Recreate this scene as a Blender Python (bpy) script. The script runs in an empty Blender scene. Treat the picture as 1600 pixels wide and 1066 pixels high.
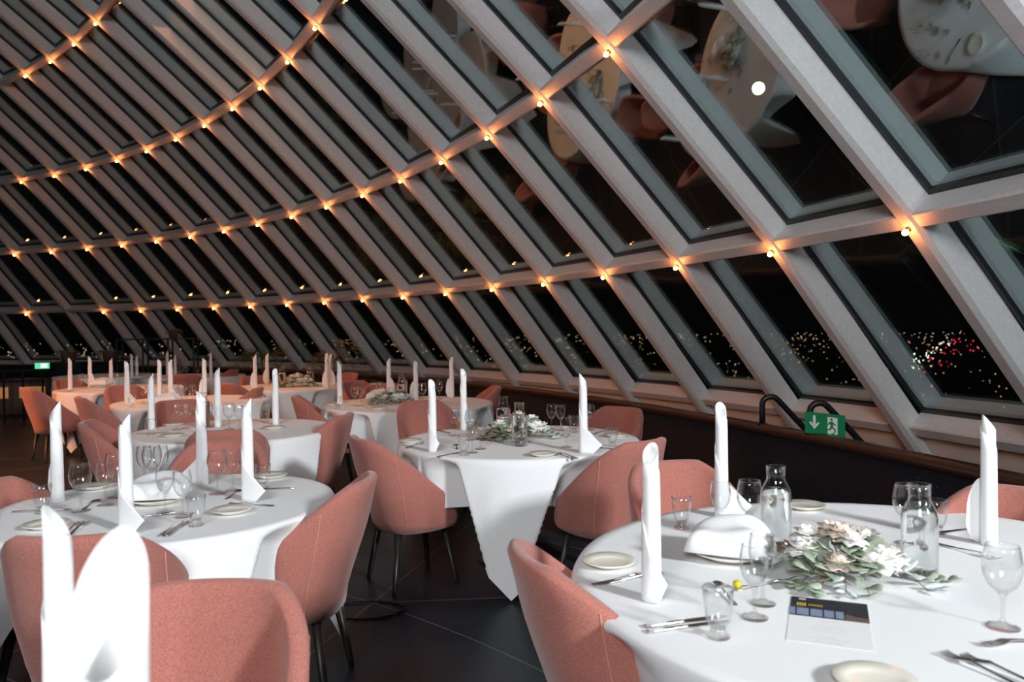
import bpy, bmesh, math, random
from mathutils import Vector, Matrix
PI = math.pi
S = bpy.context.scene
COL = S.collection

# ------------------------------------------------------------------ camera
cam_data = bpy.data.cameras.new('camera')
cam_data.sensor_width = 36.0
cam_data.lens = 1208.27 / 1600 * 36.0
cam_data.clip_start = 0.05
cam_data.clip_end = 8000
cam = bpy.data.objects.new('camera', cam_data)
COL.objects.link(cam)
PITCH, ROLL = -0.0154743, -0.0125006
_f = Vector((0, math.cos(PITCH), math.sin(PITCH)))
_u = Vector((0, -math.sin(PITCH), math.cos(PITCH)))
_x = Vector((1, 0, 0))
_r = math.cos(ROLL) * _x + math.sin(ROLL) * _u
_u2 = -math.sin(ROLL) * _x + math.cos(ROLL) * _u
cam.matrix_world = Matrix(((_r.x, _u2.x, -_f.x, 0), (_r.y, _u2.y, -_f.y, 0), (_r.z, _u2.z, -_f.z, 1.45), (0, 0, 0, 1)))
cam_data.dof.use_dof = True
cam_data.dof.focus_distance = 3.6
cam_data.dof.aperture_fstop = 3.5
S.camera = cam

# ------------------------------------------------------------------ exposure, night sky, added area lights
S.view_settings.view_transform = 'Standard'
S.view_settings.look = 'None'
S.view_settings.exposure = 0.0
S.view_settings.gamma = 1.0
S.view_settings.use_curve_mapping = False
wld = bpy.data.worlds.new('night')
S.world = wld
wld.use_nodes = True
wld.node_tree.nodes['Background'].inputs[0].default_value = (0.35, 0.3, 0.3, 1)
wld.node_tree.nodes['Background'].inputs[1].default_value = 0.006


def lamp(name, kind, loc, aim, energy, colour, size=1.0, size_y=None, spread=None):
    d = bpy.data.lights.new(name, kind)
    d.energy = energy
    d.color = colour
    if kind == 'AREA':
        d.size = size
        if size_y:
            d.shape = 'RECTANGLE'
            d.size_y = size_y
        if spread:
            d.spread = spread
    else:
        d.shadow_soft_size = size
    o = bpy.data.objects.new(name, d)
    COL.objects.link(o)
    o.location = loc
    o.rotation_euler = (Vector(aim) - Vector(loc)).to_track_quat('-Z', 'Y').to_euler()
    return o


# added white key light from the right and fill from behind the camera
lamp('added_white_light', 'AREA', (4.8, -2.4, 3.5), (0.0, 4.5, 0.9), 600, (0.90, 0.96, 1.0), 0.7)
lamp('added_white_light', 'AREA', (-1.5, -4.0, 4.2), (-0.5, 6.0, 1.6), 370, (0.95, 0.97, 1.0), 2.2)
# added amber area lights, from the left and over the far tables
lamp('added_amber_light', 'AREA', (-10.0, 7.5, 3.0), (-4.0, 8.2, -0.6), 66, (1.0, 0.32, 0.09), 1.6, spread=1.2)
lamp('added_amber_light', 'AREA', (-3.6, 9.0, 5.2), (-3.2, 9.3, 0.0), 40, (1.0, 0.42, 0.18), 2.4, spread=1.6)

# ------------------------------------------------------------------ materials
def mat(name, base=(0.8, 0.8, 0.8), rough=0.5, metal=0.0, emit=None, emit_s=0.0, spec=None, trans=0.0, ior=None, sheen=0.0):
    m = bpy.data.materials.new(name)
    m.use_nodes = True
    b = m.node_tree.nodes['Principled BSDF']
    b.inputs['Base Color'].default_value = (*base, 1)
    b.inputs['Roughness'].default_value = rough
    b.inputs['Metallic'].default_value = metal
    if emit:
        b.inputs['Emission Color'].default_value = (*emit, 1)
        b.inputs['Emission Strength'].default_value = emit_s
    if spec is not None:
        b.inputs['Specular IOR Level'].default_value = spec
    b.inputs['Transmission Weight'].default_value = trans
    if ior:
        b.inputs['IOR'].default_value = ior
    if sheen:
        b.inputs['Sheen Weight'].default_value = sheen
    return m


def nodes_of(m):
    nt = m.node_tree
    return nt, nt.nodes, nt.links, nt.nodes['Principled BSDF']


def noise_tint(m, c1, c2, scale, lo=0.35, hi=0.65, bump=0.0, stretch=None, detail=3):
    nt, N, L, b = nodes_of(m)
    tc = N.new('ShaderNodeTexCoord')
    src = tc.outputs['Object']
    if stretch:
        mp = N.new('ShaderNodeMapping')
        mp.inputs['Scale'].default_value = stretch
        L.new(src, mp.inputs['Vector'])
        src = mp.outputs['Vector']
    n = N.new('ShaderNodeTexNoise')
    n.inputs['Scale'].default_value = scale
    n.inputs['Detail'].default_value = detail
    L.new(src, n.inputs['Vector'])
    r = N.new('ShaderNodeValToRGB')
    r.color_ramp.elements[0].position = lo
    r.color_ramp.elements[1].position = hi
    r.color_ramp.elements[0].color = (*c1, 1)
    r.color_ramp.elements[1].color = (*c2, 1)
    L.new(n.outputs['Fac'], r.inputs['Fac'])
    L.new(r.outputs['Color'], b.inputs['Base Color'])
    if bump:
        bp = N.new('ShaderNodeBump')
        bp.inputs['Strength'].default_value = bump
        bp.inputs['Distance'].default_value = 0.002
        L.new(n.outputs['Fac'], bp.inputs['Height'])
        L.new(bp.outputs['Normal'], b.inputs['Normal'])
    return m


M = {}
M['fabric'] = noise_tint(mat('salmon_woven_fabric', (0.55, 0.2, 0.17), 0.95, sheen=0.25), (0.28, 0.072, 0.053), (0.52, 0.212, 0.165), 620, 0.38, 0.62, 0.2, detail=2)
M['seam'] = mat('salmon_piping', (0.56, 0.26, 0.21), 0.9)
M['black_wood'] = noise_tint(mat('black_stained_wood', rough=0.4), (0.012, 0.010, 0.009), (0.03, 0.026, 0.022), 60, stretch=(1, 1, 0.05))
M['cloth'] = noise_tint(mat('white_tablecloth', (0.84, 0.84, 0.84), 0.85, sheen=0.1), (0.82, 0.82, 0.82), (0.86, 0.86, 0.86), 300, bump=0.05)
M['napkin'] = mat('white_paper_napkin', (0.88, 0.88, 0.88), 0.8)
M['china'] = mat('cream_china', (0.82, 0.78, 0.68), 0.18)
M['steel'] = mat('polished_steel', (0.62, 0.6, 0.58), 0.16, 1.0)
M['rib'] = noise_tint(mat('silver_painted_steel', rough=0.5, metal=0.15), (0.68, 0.655, 0.65), (0.74, 0.715, 0.71), 40)
M['gasket'] = mat('black_rubber', (0.012, 0.014, 0.016), 0.35)
M['rail'] = mat('dark_bronze_metal', (0.09, 0.05, 0.035), 0.28, 0.6)
M['panel'] = noise_tint(mat('black_panel', rough=0.6, spec=0.2), (0.0045, 0.0075, 0.0115), (0.0075, 0.011, 0.016), 25)
M['black_metal'] = mat('black_powder_coat', (0.012, 0.013, 0.016), 0.35, 0.3)
M['ledge'] = mat('beige_ledge', (0.50, 0.42, 0.36), 0.6)
M['bulb'] = mat('glowing_bulb', (1, 0.6, 0.3), 0.5, emit=(1.0, 0.42, 0.11), emit_s=22)
M['housing'] = mat('brass_lamp_housing', (0.45, 0.3, 0.16), 0.4, 0.8)
M['sign_green'] = mat('sign_green', (0.0, 0.24, 0.08), 0.4)
M['sign_white'] = mat('sign_white', (0.82, 0.86, 0.82), 0.4)
M['sign_lit'] = mat('backlit_sign_green', (0.1, 0.5, 0.3), 0.4, emit=(0.12, 0.75, 0.42), emit_s=0.9)
M['sign_lit_white'] = mat('backlit_sign_white', (0.8, 0.9, 0.8), 0.4, emit=(0.75, 1.0, 0.85), emit_s=1.0)
M['leaf'] = noise_tint(mat('eucalyptus_leaf', rough=0.6), (0.24, 0.30, 0.20), (0.46, 0.53, 0.41), 30)
M['leaf_pale'] = noise_tint(mat('silver_leaf', rough=0.7), (0.50, 0.56, 0.54), (0.74, 0.78, 0.76), 40)
M['leaf_brown'] = noise_tint(mat('dried_brown_leaf', rough=0.7), (0.20, 0.10, 0.05), (0.36, 0.22, 0.13), 40)
M['leaf_olive'] = noise_tint(mat('olive_leaf', rough=0.6), (0.10, 0.10, 0.03), (0.22, 0.2, 0.07), 30)
M['stem'] = mat('brown_stem', (0.12, 0.09, 0.05), 0.7)
M['petal'] = mat('white_petal', (0.85, 0.82, 0.78), 0.7)
M['petal_cream'] = mat('cream_petal', (0.8, 0.68, 0.58), 0.7)
M['yellow'] = mat('yellow_flower', (0.6, 0.5, 0.03), 0.6)
M['pot'] = mat('terracotta_pot', (0.13, 0.06, 0.045), 0.6)
M['paper'] = mat('white_card', (0.83, 0.83, 0.82), 0.6)
M['card_dark'] = mat('dark_print', (0.018, 0.018, 0.028), 0.5)
M['card_sky'] = mat('blue_grey_print', (0.22, 0.27, 0.40), 0.5)
M['card_brown'] = mat('brown_print', (0.14, 0.085, 0.06), 0.5)
M['card_gold'] = mat('gold_print', (0.62, 0.42, 0.03), 0.5)
M['card_grey'] = mat('pale_grey_print', (0.55, 0.56, 0.58), 0.6)
M['core'] = noise_tint(mat('walnut_wall', rough=0.6), (0.05, 0.03, 0.02), (0.10, 0.055, 0.035), 4, stretch=(1, 1, 0.2))
M['amber_glow'] = mat('amber_glow_patch', (0.4, 0.2, 0.08), 0.5, emit=(1.0, 0.42, 0.12), emit_s=0.25)  # emission standing in for the orange glow seen through the railing
M['ground'] = mat('dark_ground', (0.008, 0.008, 0.009), 1.0)
M['beige'] = mat('beige_metal', (0.5, 0.42, 0.36), 0.5)


def thin_glass(name, tint=(1, 1, 1), base=0.05, edge=0.9, power=4.0, refl=(1, 1, 1), rough=0.0):
    m = bpy.data.materials.new(name)
    m.use_nodes = True
    nt = m.node_tree
    N, L = nt.nodes, nt.links
    N.remove(N['Principled BSDF'])
    out = N['Material Output']
    lw = N.new('ShaderNodeLayerWeight')
    lw.inputs['Blend'].default_value = 0.5
    p = N.new('ShaderNodeMath'); p.operation = 'POWER'; p.inputs[1].default_value = power
    L.new(lw.outputs['Facing'], p.inputs[0])
    s = N.new('ShaderNodeMath'); s.operation = 'MULTIPLY_ADD'; s.inputs[1].default_value = edge; s.inputs[2].default_value = base
    s.use_clamp = True
    L.new(p.outputs[0], s.inputs[0])
    t = N.new('ShaderNodeBsdfTransparent'); t.inputs[0].default_value = (*tint, 1)
    g = N.new('ShaderNodeBsdfGlossy'); g.inputs['Color'].default_value = (*refl, 1); g.inputs['Roughness'].default_value = rough
    mx = N.new('ShaderNodeMixShader')
    L.new(s.outputs[0], mx.inputs[0])
    L.new(t.outputs[0], mx.inputs[1])
    L.new(g.outputs[0], mx.inputs[2])
    L.new(mx.outputs[0], out.inputs['Surface'])
    return m


M['pane'] = thin_glass('coated_window_glass', (0.9, 0.95, 0.95), 0.28, 0.7, 3.0, (0.78, 0.93, 0.95))
M['glass'] = thin_glass('clear_glassware', (0.992, 0.995, 0.995), 0.035, 0.9, 2.8, (0.92, 0.92, 0.92), 0.02)
M['stemglass'] = thin_glass('stem_glass', (0.955, 0.95, 0.945), 0.04, 0.8, 3.0, (0.85, 0.83, 0.82), 0.02)
M['water'] = mat('water', (0.98, 1.0, 1.0), 0.0, trans=1.0, ior=1.33)

# slate floor with pale joint lines: two straight families and rings
m = mat('dark_slate_floor', (0.03, 0.033, 0.038), 0.36, spec=0.25)
M['floor'] = m
nt, N, L, b = nodes_of(m)
tc = N.new('ShaderNodeTexCoord')
sep = N.new('ShaderNodeSeparateXYZ')
L.new(tc.outputs['Object'], sep.inputs[0])


def mth(op, a, b_=None, c=None):
    n = N.new('ShaderNodeMath')
    n.operation = op
    for i, v in enumerate((a, b_, c)):
        if v is None:
            continue
        if isinstance(v, (int, float)):
            n.inputs[i].default_value = v
        else:
            L.new(v, n.inputs[i])
    return n.outputs[0]


def line_mask(dist, period, width):
    w = mth('PINGPONG', dist, period / 2)
    return mth('LESS_THAN', w, width)


P0 = (-0.76, 4.10)
masks = []
for (dx, dy, per) in ((0.25, 0.97, 1.35), (1.0, 0.08, 1.35)):
    nx, ny = -dy, dx
    k = -(P0[0] * nx + P0[1] * ny)
    d = mth('ADD', mth('MULTIPLY', sep.outputs['X'], nx), mth('MULTIPLY_ADD', sep.outputs['Y'], ny, k))
    masks.append(line_mask(d, per, 0.0032))
cx, cy = P0[0] - 0.62 * 6, P0[1] - 0.78 * 6
dx_ = mth('SUBTRACT', sep.outputs['X'], cx)
dy_ = mth('SUBTRACT', sep.outputs['Y'], cy)
rr = mth('SQRT', mth('ADD', mth('MULTIPLY', dx_, dx_), mth('MULTIPLY', dy_, dy_)))
masks.append(line_mask(mth('SUBTRACT', rr, math.hypot(P0[0] - cx, P0[1] - cy)), 1.5, 0.0032))
mk = mth('MAXIMUM', mth('MAXIMUM', masks[0], masks[1]), masks[2])
ns = N.new('ShaderNodeTexNoise'); ns.inputs['Scale'].default_value = 3.5; ns.inputs['Detail'].default_value = 6
L.new(tc.outputs['Object'], ns.inputs['Vector'])
rp = N.new('ShaderNodeValToRGB')
rp.color_ramp.elements[0].position = 0.3; rp.color_ramp.elements[1].position = 0.75
rp.color_ramp.elements[0].color = (0.013, 0.018, 0.025, 1); rp.color_ramp.elements[1].color = (0.031, 0.039, 0.050, 1)
L.new(ns.outputs['Fac'], rp.inputs['Fac'])
mix = N.new('ShaderNodeMix'); mix.data_type = 'RGBA'
L.new(mk, mix.inputs['Factor'])
L.new(rp.outputs['Color'], mix.inputs['A'])
mix.inputs['B'].default_value = (0.20, 0.20, 0.20, 1)
L.new(mix.outputs['Result'], b.inputs['Base Color'])
rg = N.new('ShaderNodeMapRange')
rg.inputs['To Min'].default_value = 0.3; rg.inputs['To Max'].default_value = 0.5
L.new(ns.outputs['Fac'], rg.inputs['Value'])
L.new(rg.outputs['Result'], b.inputs['Roughness'])

# ------------------------------------------------------------------ helpers
def link(name, me, parent=None):
    o = bpy.data.objects.new(name, me)
    COL.objects.link(o)
    if parent:
        o.parent = parent
    return o


def mesh_of(name, verts, faces, m=None, smooth=True):
    me = bpy.data.meshes.new(name)
    me.from_pydata([tuple(v) for v in verts], [], faces)
    me.update()
    if m:
        me.materials.append(M[m])
    if smooth:
        me.polygons.foreach_set('use_smooth', [True] * len(me.polygons))
    return me


class MB:
    """collects shapes into one mesh"""
    def __init__(self):
        self.v, self.f = [], []

    def add(self, verts, faces):
        n = len(self.v)
        self.v += [tuple(p) for p in verts]
        self.f += [tuple(i + n for i in q) for q in faces]
        return self

    def box(self, c, s, mx=None):
        vs = [Vector((c[0] + sx * s[0] / 2, c[1] + sy * s[1] / 2, c[2] + sz * s[2] / 2)) for sx in (-1, 1) for sy in (-1, 1) for sz in (-1, 1)]
        if mx:
            vs = [mx @ p for p in vs]
        return self.add(vs, [(0, 1, 3, 2), (4, 6, 7, 5), (0, 4, 5, 1), (2, 3, 7, 6), (0, 2, 6, 4), (1, 5, 7, 3)])

    def tube(self, pts, rad, seg=10, cap=True):
        pts = [Vector(p) for p in pts]
        n = len(pts)
        rads = rad if isinstance(rad, (list, tuple)) else [rad] * n
        vs, fs = [], []
        ref = None
        for i, p in enumerate(pts):
            t = (pts[min(i + 1, n - 1)] - pts[max(i - 1, 0)]).normalized()
            if ref is None:
                ref = Vector((0, 0, 1)) if abs(t.z) < 0.9 else Vector((1, 0, 0))
            a = t.cross(ref).normalized()
            b = a.cross(t).normalized()
            ref = b
            for k in range(seg):
                an = 2 * PI * k / seg
                vs.append(p + (a * math.cos(an) + b * math.sin(an)) * rads[i])
        for i in range(n - 1):
            for k in range(seg):
                k2 = (k + 1) % seg
                fs.append((i * seg + k, i * seg + k2, (i + 1) * seg + k2, (i + 1) * seg + k))
        if cap:
            fs.append(tuple(reversed(range(seg))))
            fs.append(tuple(range((n - 1) * seg, n * seg)))
        return self.add(vs, fs)

    def lathe(self, prof, seg=32, close=True):
        vs, fs = [], []
        n = len(prof)
        for (r, z) in prof:
            for k in range(seg):
                a = 2 * PI * k / seg
                vs.append((r * math.cos(a), r * math.sin(a), z))
        for i in range(n - 1):
            for k in range(seg):
                k2 = (k + 1) % seg
                fs.append((i * seg + k, i * seg + k2, (i + 1) * seg + k2, (i + 1) * seg + k))
        if close:
            if prof[0][0] > 1e-4:
                fs.append(tuple(reversed(range(seg))))
            if prof[-1][0] > 1e-4:
                fs.append(tuple(range((n - 1) * seg, n * seg)))
        return self.add(vs, fs)

    def prism(self, poly, z0, z1, mx=None):
        n = len(poly)
        vs = [Vector((x, y, z0)) for x, y in poly] + [Vector((x, y, z1)) for x, y in poly]
        if mx:
            vs = [mx @ p for p in vs]
        fs = [tuple(reversed(range(n))), tuple(range(n, 2 * n))] + [(i, (i + 1) % n, n + (i + 1) % n, n + i) for i in range(n)]
        return self.add(vs, fs)

    def mesh(self, name, m=None, smooth=True):
        me = mesh_of(name, self.v, self.f, m, smooth)
        bm = bmesh.new()
        bm.from_mesh(me)
        bmesh.ops.remove_doubles(bm, verts=bm.verts, dist=1e-6)
        bmesh.ops.recalc_face_normals(bm, faces=bm.faces)
        bm.to_mesh(me)
        bm.free()
        return me

    def build(self, name, m=None, parent=None, smooth=True):
        return link(name, self.mesh(name, m, smooth), parent)


def tag(o, label=None, cat=None, group=None, kind=None):
    if label:
        o['label'] = label
    if cat:
        o['category'] = cat
    if group:
        o['group'] = group
    if kind:
        o['kind'] = kind
    return o


def empty(name, loc=(0, 0, 0), rz=0.0):
    o = bpy.data.objects.new(name, None)
    o.empty_display_size = 0.1
    COL.objects.link(o)
    o.location = loc
    o.rotation_euler = (0, 0, rz)
    return o


def copy_tree(o, parent=None):
    c = o.copy()
    COL.objects.link(c)
    if parent:
        c.parent = parent
    for ch in o.children:
        copy_tree(ch, c)
    return c


_used = set()


def place(proto, loc, rz, label, cat, group=None):
    """the first use moves the prototype itself, later ones copy it with its parts"""
    if proto.name in _used:
        o = copy_tree(proto)
    else:
        _used.add(proto.name)
        o = proto
    o.location = loc
    o.rotation_euler = (0, 0, rz)
    return tag(o, label, cat, group)


def bevel(o, w=0.004, seg=2):
    md = o.modifiers.new('bevel', 'BEVEL')
    md.width = w
    md.segments = seg
    md.limit_method = 'ANGLE'
    return o

# ------------------------------------------------------------------ the dome
DC = Vector((-17.2654, -0.8639, -16.35))       # centre of the glass sphere
RI = 27.14                                     # inner faces of the ribs
PH0, DPH = 0.2522435, 0.0602822
EL = [math.radians(38.83 + 3.67 * i) for i in range(7)]   # ring elevations from the sill upward
K0, K1 = -1, 25
RIB_D, RIB_W = 0.176, 0.062                    # depth to the glass, half width


def az(k):
    return PH0 + DPH * (k - 1)


def sph(a, e, r):
    return DC + Vector((math.cos(e) * math.cos(a), math.cos(e) * math.sin(a), math.sin(e))) * r


def tng(a):
    return Vector((-math.sin(a), math.cos(a), 0))


def up(a, e):
    return Vector((-math.sin(e) * math.cos(a), -math.sin(e) * math.sin(a), math.cos(e)))


def out(a, e):
    return Vector((math.cos(e) * math.cos(a), math.cos(e) * math.sin(a), math.sin(e)))


trim_n = 0
prof = [(-RIB_W, RIB_D), (-RIB_W, 0.024), (-RIB_W - 0.003, 0.020), (-0.036, 0.0), (0.036, 0.0), (RIB_W + 0.003, 0.020), (RIB_W, 0.024), (RIB_W, RIB_D)]
for k in range(K0, K1 + 1):
    a = az(k)
    vs, fs = [], []
    es = [EL[0] - 0.045] + EL[1:]
    for e in es:
        for (t, d) in prof:
            vs.append(sph(a, e, RI + d) + tng(a) * t)
    n = len(prof)
    for i in range(len(es) - 1):
        for j in range(n):
            j2 = (j + 1) % n
            fs.append((i * n + j, i * n + j2, (i + 1) * n + j2, (i + 1) * n + j))
    fs.append(tuple(range(n)))
    fs.append(tuple(range((len(es) - 1) * n, len(es) * n)))
    trim_n += 1
    mb = MB().add(vs, fs)
    # fine bright bead along the chamfer of the rib
    tag(mb.build('trim_%d' % trim_n, 'rib', smooth=False), kind='structure')

BW = 0.05
for i, e in enumerate(EL):
    mb = MB()
    for k in range(K0, K1):
        a0, a1 = az(k), az(k + 1)
        am = (a0 + a1) / 2
        pts = []
        for (h, d) in ((-BW, RIB_D), (-BW, 0.018), (-BW + 0.012, 0.008), (BW - 0.012, 0.008), (BW, 0.018), (BW, RIB_D)):
            p0 = sph(a0, e, RI + d) + tng(a0) * (RIB_W - 0.004) + up(am, e) * h
            p1 = sph(a1, e, RI + d) - tng(a1) * (RIB_W - 0.004) + up(am, e) * h
            pts.append((p0, p1))
        n = len(pts)
        vs = [p for p, _ in pts] + [q for _, q in pts]
        fs = [tuple(range(n)), tuple(range(n, 2 * n))] + [(j, (j + 1) % n, n + (j + 1) % n, n + j) for j in range(n)]
        mb.add(vs, fs)
    trim_n += 1
    tag(mb.build('trim_%d' % trim_n, 'rib', smooth=False), kind='structure')

win_n = 0
for i in range(len(EL) - 1):
    for k in range(K0, K1):
        a0, a1, e0, e1 = az(k), az(k + 1), EL[i], EL[i + 1]
        am, em = (a0 + a1) / 2, (e0 + e1) / 2
        o_ = out(am, em)
        base = (sph(a0, e0, RI + RIB_D) + sph(a1, e0, RI + RIB_D) + sph(a0, e1, RI + RIB_D) + sph(a1, e1, RI + RIB_D)) / 4
        tx, uy = tng(am), up(am, em)
        q = [sph(a0, e0, RI), sph(a1, e0, RI), sph(a1, e1, RI), sph(a0, e1, RI)]
        q = [((p - base).dot(tx), (p - base).dot(uy)) for p in q]
        sx = (RIB_W / math.cos(0)) 
        ins = lambda t: [(q[0][0] + sx + t, q[0][1] + BW + t), (q[1][0] - sx - t, q[1][1] + BW + t), (q[2][0] - sx - t, q[2][1] - BW - t), (q[3][0] + sx + t, q[3][1] - BW - t)]
        mx = Matrix(((tx.x, uy.x, o_.x, base.x), (tx.y, uy.y, o_.y, base.y), (tx.z, uy.z, o_.z, base.z), (0, 0, 0, 1)))
        win_n += 1
        w = MB().prism(ins(0.004), 0.0, 0.014, mx).build('window_%d' % win_n, 'pane', smooth=False)
        tag(w, kind='structure')
        po, pi_ = ins(-0.012), ins(0.026)
        vs = []
        for z in (-0.014, 0.040):
            vs += [mx @ Vector((x, y, z)) for x, y in po] + [mx @ Vector((x, y, z)) for x, y in pi_]
        fs = []
        for j in range(4):
            j2 = (j + 1) % 4
            fs += [(j, j2, 4 + j2, 4 + j), (8 + j, 12 + j, 12 + j2, 8 + j2), (4 + j, 4 + j2, 12 + j2, 12 + j), (j, 8 + j, 8 + j2, j2)]
        MB().add(vs, fs).build('gasket', 'gasket', w, smooth=False)

# lamps where the ring beams meet the ribs
bulb_me = MB().lathe([(0.0005, -0.019), (0.009, -0.016), (0.016, -0.008), (0.0185, 0.0), (0.016, 0.008), (0.009, 0.015), (0.0005, 0.017)], 12).mesh('bulb', 'bulb')
hous_me = MB().lathe([(0.009, 0.0), (0.010, 0.022), (0.016, 0.024), (0.016, 0.032)], 12).mesh('housing', 'housing')
lamp_data = bpy.data.lights.new('bulb_light', 'POINT')
lamp_data.energy = 0.9
lamp_data.color = (1.0, 0.27, 0.07)
lamp_data.shadow_soft_size = 0.02
ROW = {1: ('lowest', range(0, 20)), 2: ('second', range(0, 23)), 3: ('third', range(2, 21)), 4: ('fourth', range(6, 20))}
ORD = ['first', 'second', 'third', 'fourth', 'fifth', 'sixth', 'seventh', 'eighth', 'ninth', 'tenth', 'eleventh', 'twelfth', 'thirteenth', 'fourteenth', 'fifteenth',
       'sixteenth', 'seventeenth', 'eighteenth', 'nineteenth', 'twentieth']
VIS = {1: range(1, 19), 2: range(2, 18), 3: range(5, 16), 4: range(9, 13)}
for i in (1, 2, 3, 4):
    for n_, k in enumerate(VIS[i]):
        if i == 1 and k == 17:
            continue                       # this lamp is missing
        a, e = az(k), EL[i]
        p = sph(a, e, RI - 0.03) - up(a, e) * 0.035 + tng(a) * 0.012
        t = empty('spotlight', p)
        t.rotation_euler = (out(a, e)).to_track_quat('Z', 'Y').to_euler()
        pos = ORD[n_] if not (i == 1 and k > 17) else 'last'
        tag(t, 'small glowing amber lamp on the %s ring beam of the dome, %s from the right' % (ROW[i][0], pos) if pos != 'last'
            else 'small glowing amber lamp on the lowest ring beam at the left edge, past a gap', 'lamp', 'amber lamps on the dome beams')
        link('bulb', bulb_me, t)
        link('lamp_housing', hous_me, t)
        lo = bpy.data.objects.new('bulb_light', lamp_data)
        COL.objects.link(lo)
        lo.parent = t
        lo.location = (0, 0, -0.042)

# sill ledge, parapet and floor
def ring_strip(r0, z0, r1, z1, a0, a1, n=120):
    vs, fs = [], []
    for j in range(n + 1):
        a = a0 + (a1 - a0) * j / n
        vs.append((DC.x + r0 * math.cos(a), DC.y + r0 * math.sin(a), z0))
        vs.append((DC.x + r1 * math.cos(a), DC.y + r1 * math.sin(a), z1))
    for j in range(n):
        fs.append((2 * j, 2 * j + 1, 2 * j + 3, 2 * j + 2))
    return vs, fs


A0, A1 = az(K0) - 0.01, az(K1) + 0.01
mb = MB()
for q in ((20.07, 0.0, 20.07, 0.70), (20.07, 0.70, 20.15, 0.70), (20.15, 0.70, 20.15, -0.60)):
    mb.add(*ring_strip(*q, A0, A1))
wall = tag(mb.build('wall_parapet', 'panel'), kind='structure')
mb = MB()
for j in range(150):
    a = A0 + 0.004 + 0.0105 * j
    if a > A1:
        break
    for (dz, da) in ((0.625, 0), (0.60, 0.004)):
        p = Vector((DC.x + 20.068 * math.cos(a + da), DC.y + 20.068 * math.sin(a + da), dz))
        n = Vector((math.cos(a), math.sin(a), 0))
        mb.add([p + Vector((-n.y, n.x, 0)) * 0.004 + Vector((0, 0, 0)), p + Vector((0, 0, 0.004)), p - Vector((-n.y, n.x, 0)) * 0.004, p - Vector((0, 0, 0.004)), p - n * 0.004],
               [(0, 1, 4), (1, 2, 4), (2, 3, 4), (3, 0, 4), (0, 3, 2, 1)])
mb.build('stud', 'steel', wall)
rail = MB().tube([(DC.x + 20.09 * math.cos(A0 + (A1 - A0) * j / 160), DC.y + 20.09 * math.sin(A0 + (A1 - A0) * j / 160), 0.715) for j in range(161)], 0.042, 14).build('trim_%d' % (trim_n + 1), 'rail')
tag(rail, kind='structure')
mb = MB()
def on_sphere(e, r):
    return (DC.z + r * math.sin(e), r * math.cos(e))


_z0, _r0 = on_sphere(EL[0] - 0.0015, RI + 0.05)
_z1, _r1 = on_sphere(EL[0] - 0.045, RI + 0.05)
_z2, _r2 = on_sphere(EL[0] - 0.0015, RI + 0.14)
for q in ((_r2, _z2, _r0, _z0), (_r0, _z0, _r1, _z1), (_r1, _z1, _r1 + 0.2, _z1)):
    mb.add(*ring_strip(*q, A0, A1))
tag(mb.build('trim_%d' % (trim_n + 2), 'ledge'), kind='structure')
mb = MB()
mb.add(*ring_strip(20.15, -0.6, 22.2, -0.6, A0, A1))
tag(mb.build('floor_walkway', 'panel'), kind='structure')
mb = MB()
mb.add(*ring_strip(7.0, 0.0, 20.07, 0.0, -1.0, A1, 160))
mb.add(*ring_strip(7.0, -0.1, 20.07, -0.1, -1.0, A1, 160))
tag(mb.build('floor', 'floor', smooth=False), kind='structure')
mb = MB()
mb.add(*ring_strip(7.0, 0.0, 7.0, 3.6, -1.0, A1, 80))
core = tag(mb.build('wall_core', 'core'), kind='structure')

# ------------------------------------------------------------------ chair
def sup(a, n=2.7):
    s, c = math.sin(a), math.cos(a)
    r = (abs(s) ** n + abs(c) ** n) ** (-1 / n)
    return r * s, -r * c


def smooth(x):
    x = min(1, max(0, x))
    return x * x * (3 - 2 * x)


AM = math.radians(128)
CH_TOP = 0.85


def shell_pt(a, v, inset=0.0):
    """outer surface of the back shell; a=0 is the middle of the back, v=0 bottom, v=1 top edge"""
    a0 = a
    a = a * (1 - 0.10 * max(0.0, 1 - v / 0.32) ** 2 * smooth((abs(a) - math.radians(70)) / math.radians(50)))
    aa = abs(a0)
    u = max(0.0, (aa - math.radians(34)) / (AM - math.radians(34)))
    zt = CH_TOP - 0.35 * (0.55 * u + 0.45 * smooth(u))
    zb = 0.325 + 0.010 * smooth((aa - math.radians(96)) / math.radians(32))
    z = zb + (zt - zb) * v
    x, y = sup(a)
    h = (z - 0.325) / 0.5
    kx = 0.90 + 0.12 * smooth(h / 0.6) + 0.02 * h
    low = 1 - smooth(h / 0.16)
    kx -= 0.05 * low
    ky = 0.84 + 0.16 * smooth(h / 0.8) if y < 0 else 1.04 - 0.05 * low
    bx, by = 0.255 * kx - inset, 0.245 * ky - inset
    yb = y * by - 0.105 * max(0, h - 0.05) ** 1.1 * max(0, math.cos(a / 1.5)) ** 1.5
    yb += 0.055 * (1 - v) * smooth((aa - math.radians(85)) / math.radians(43))
    return Vector((x * bx, yb, z))


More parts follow.
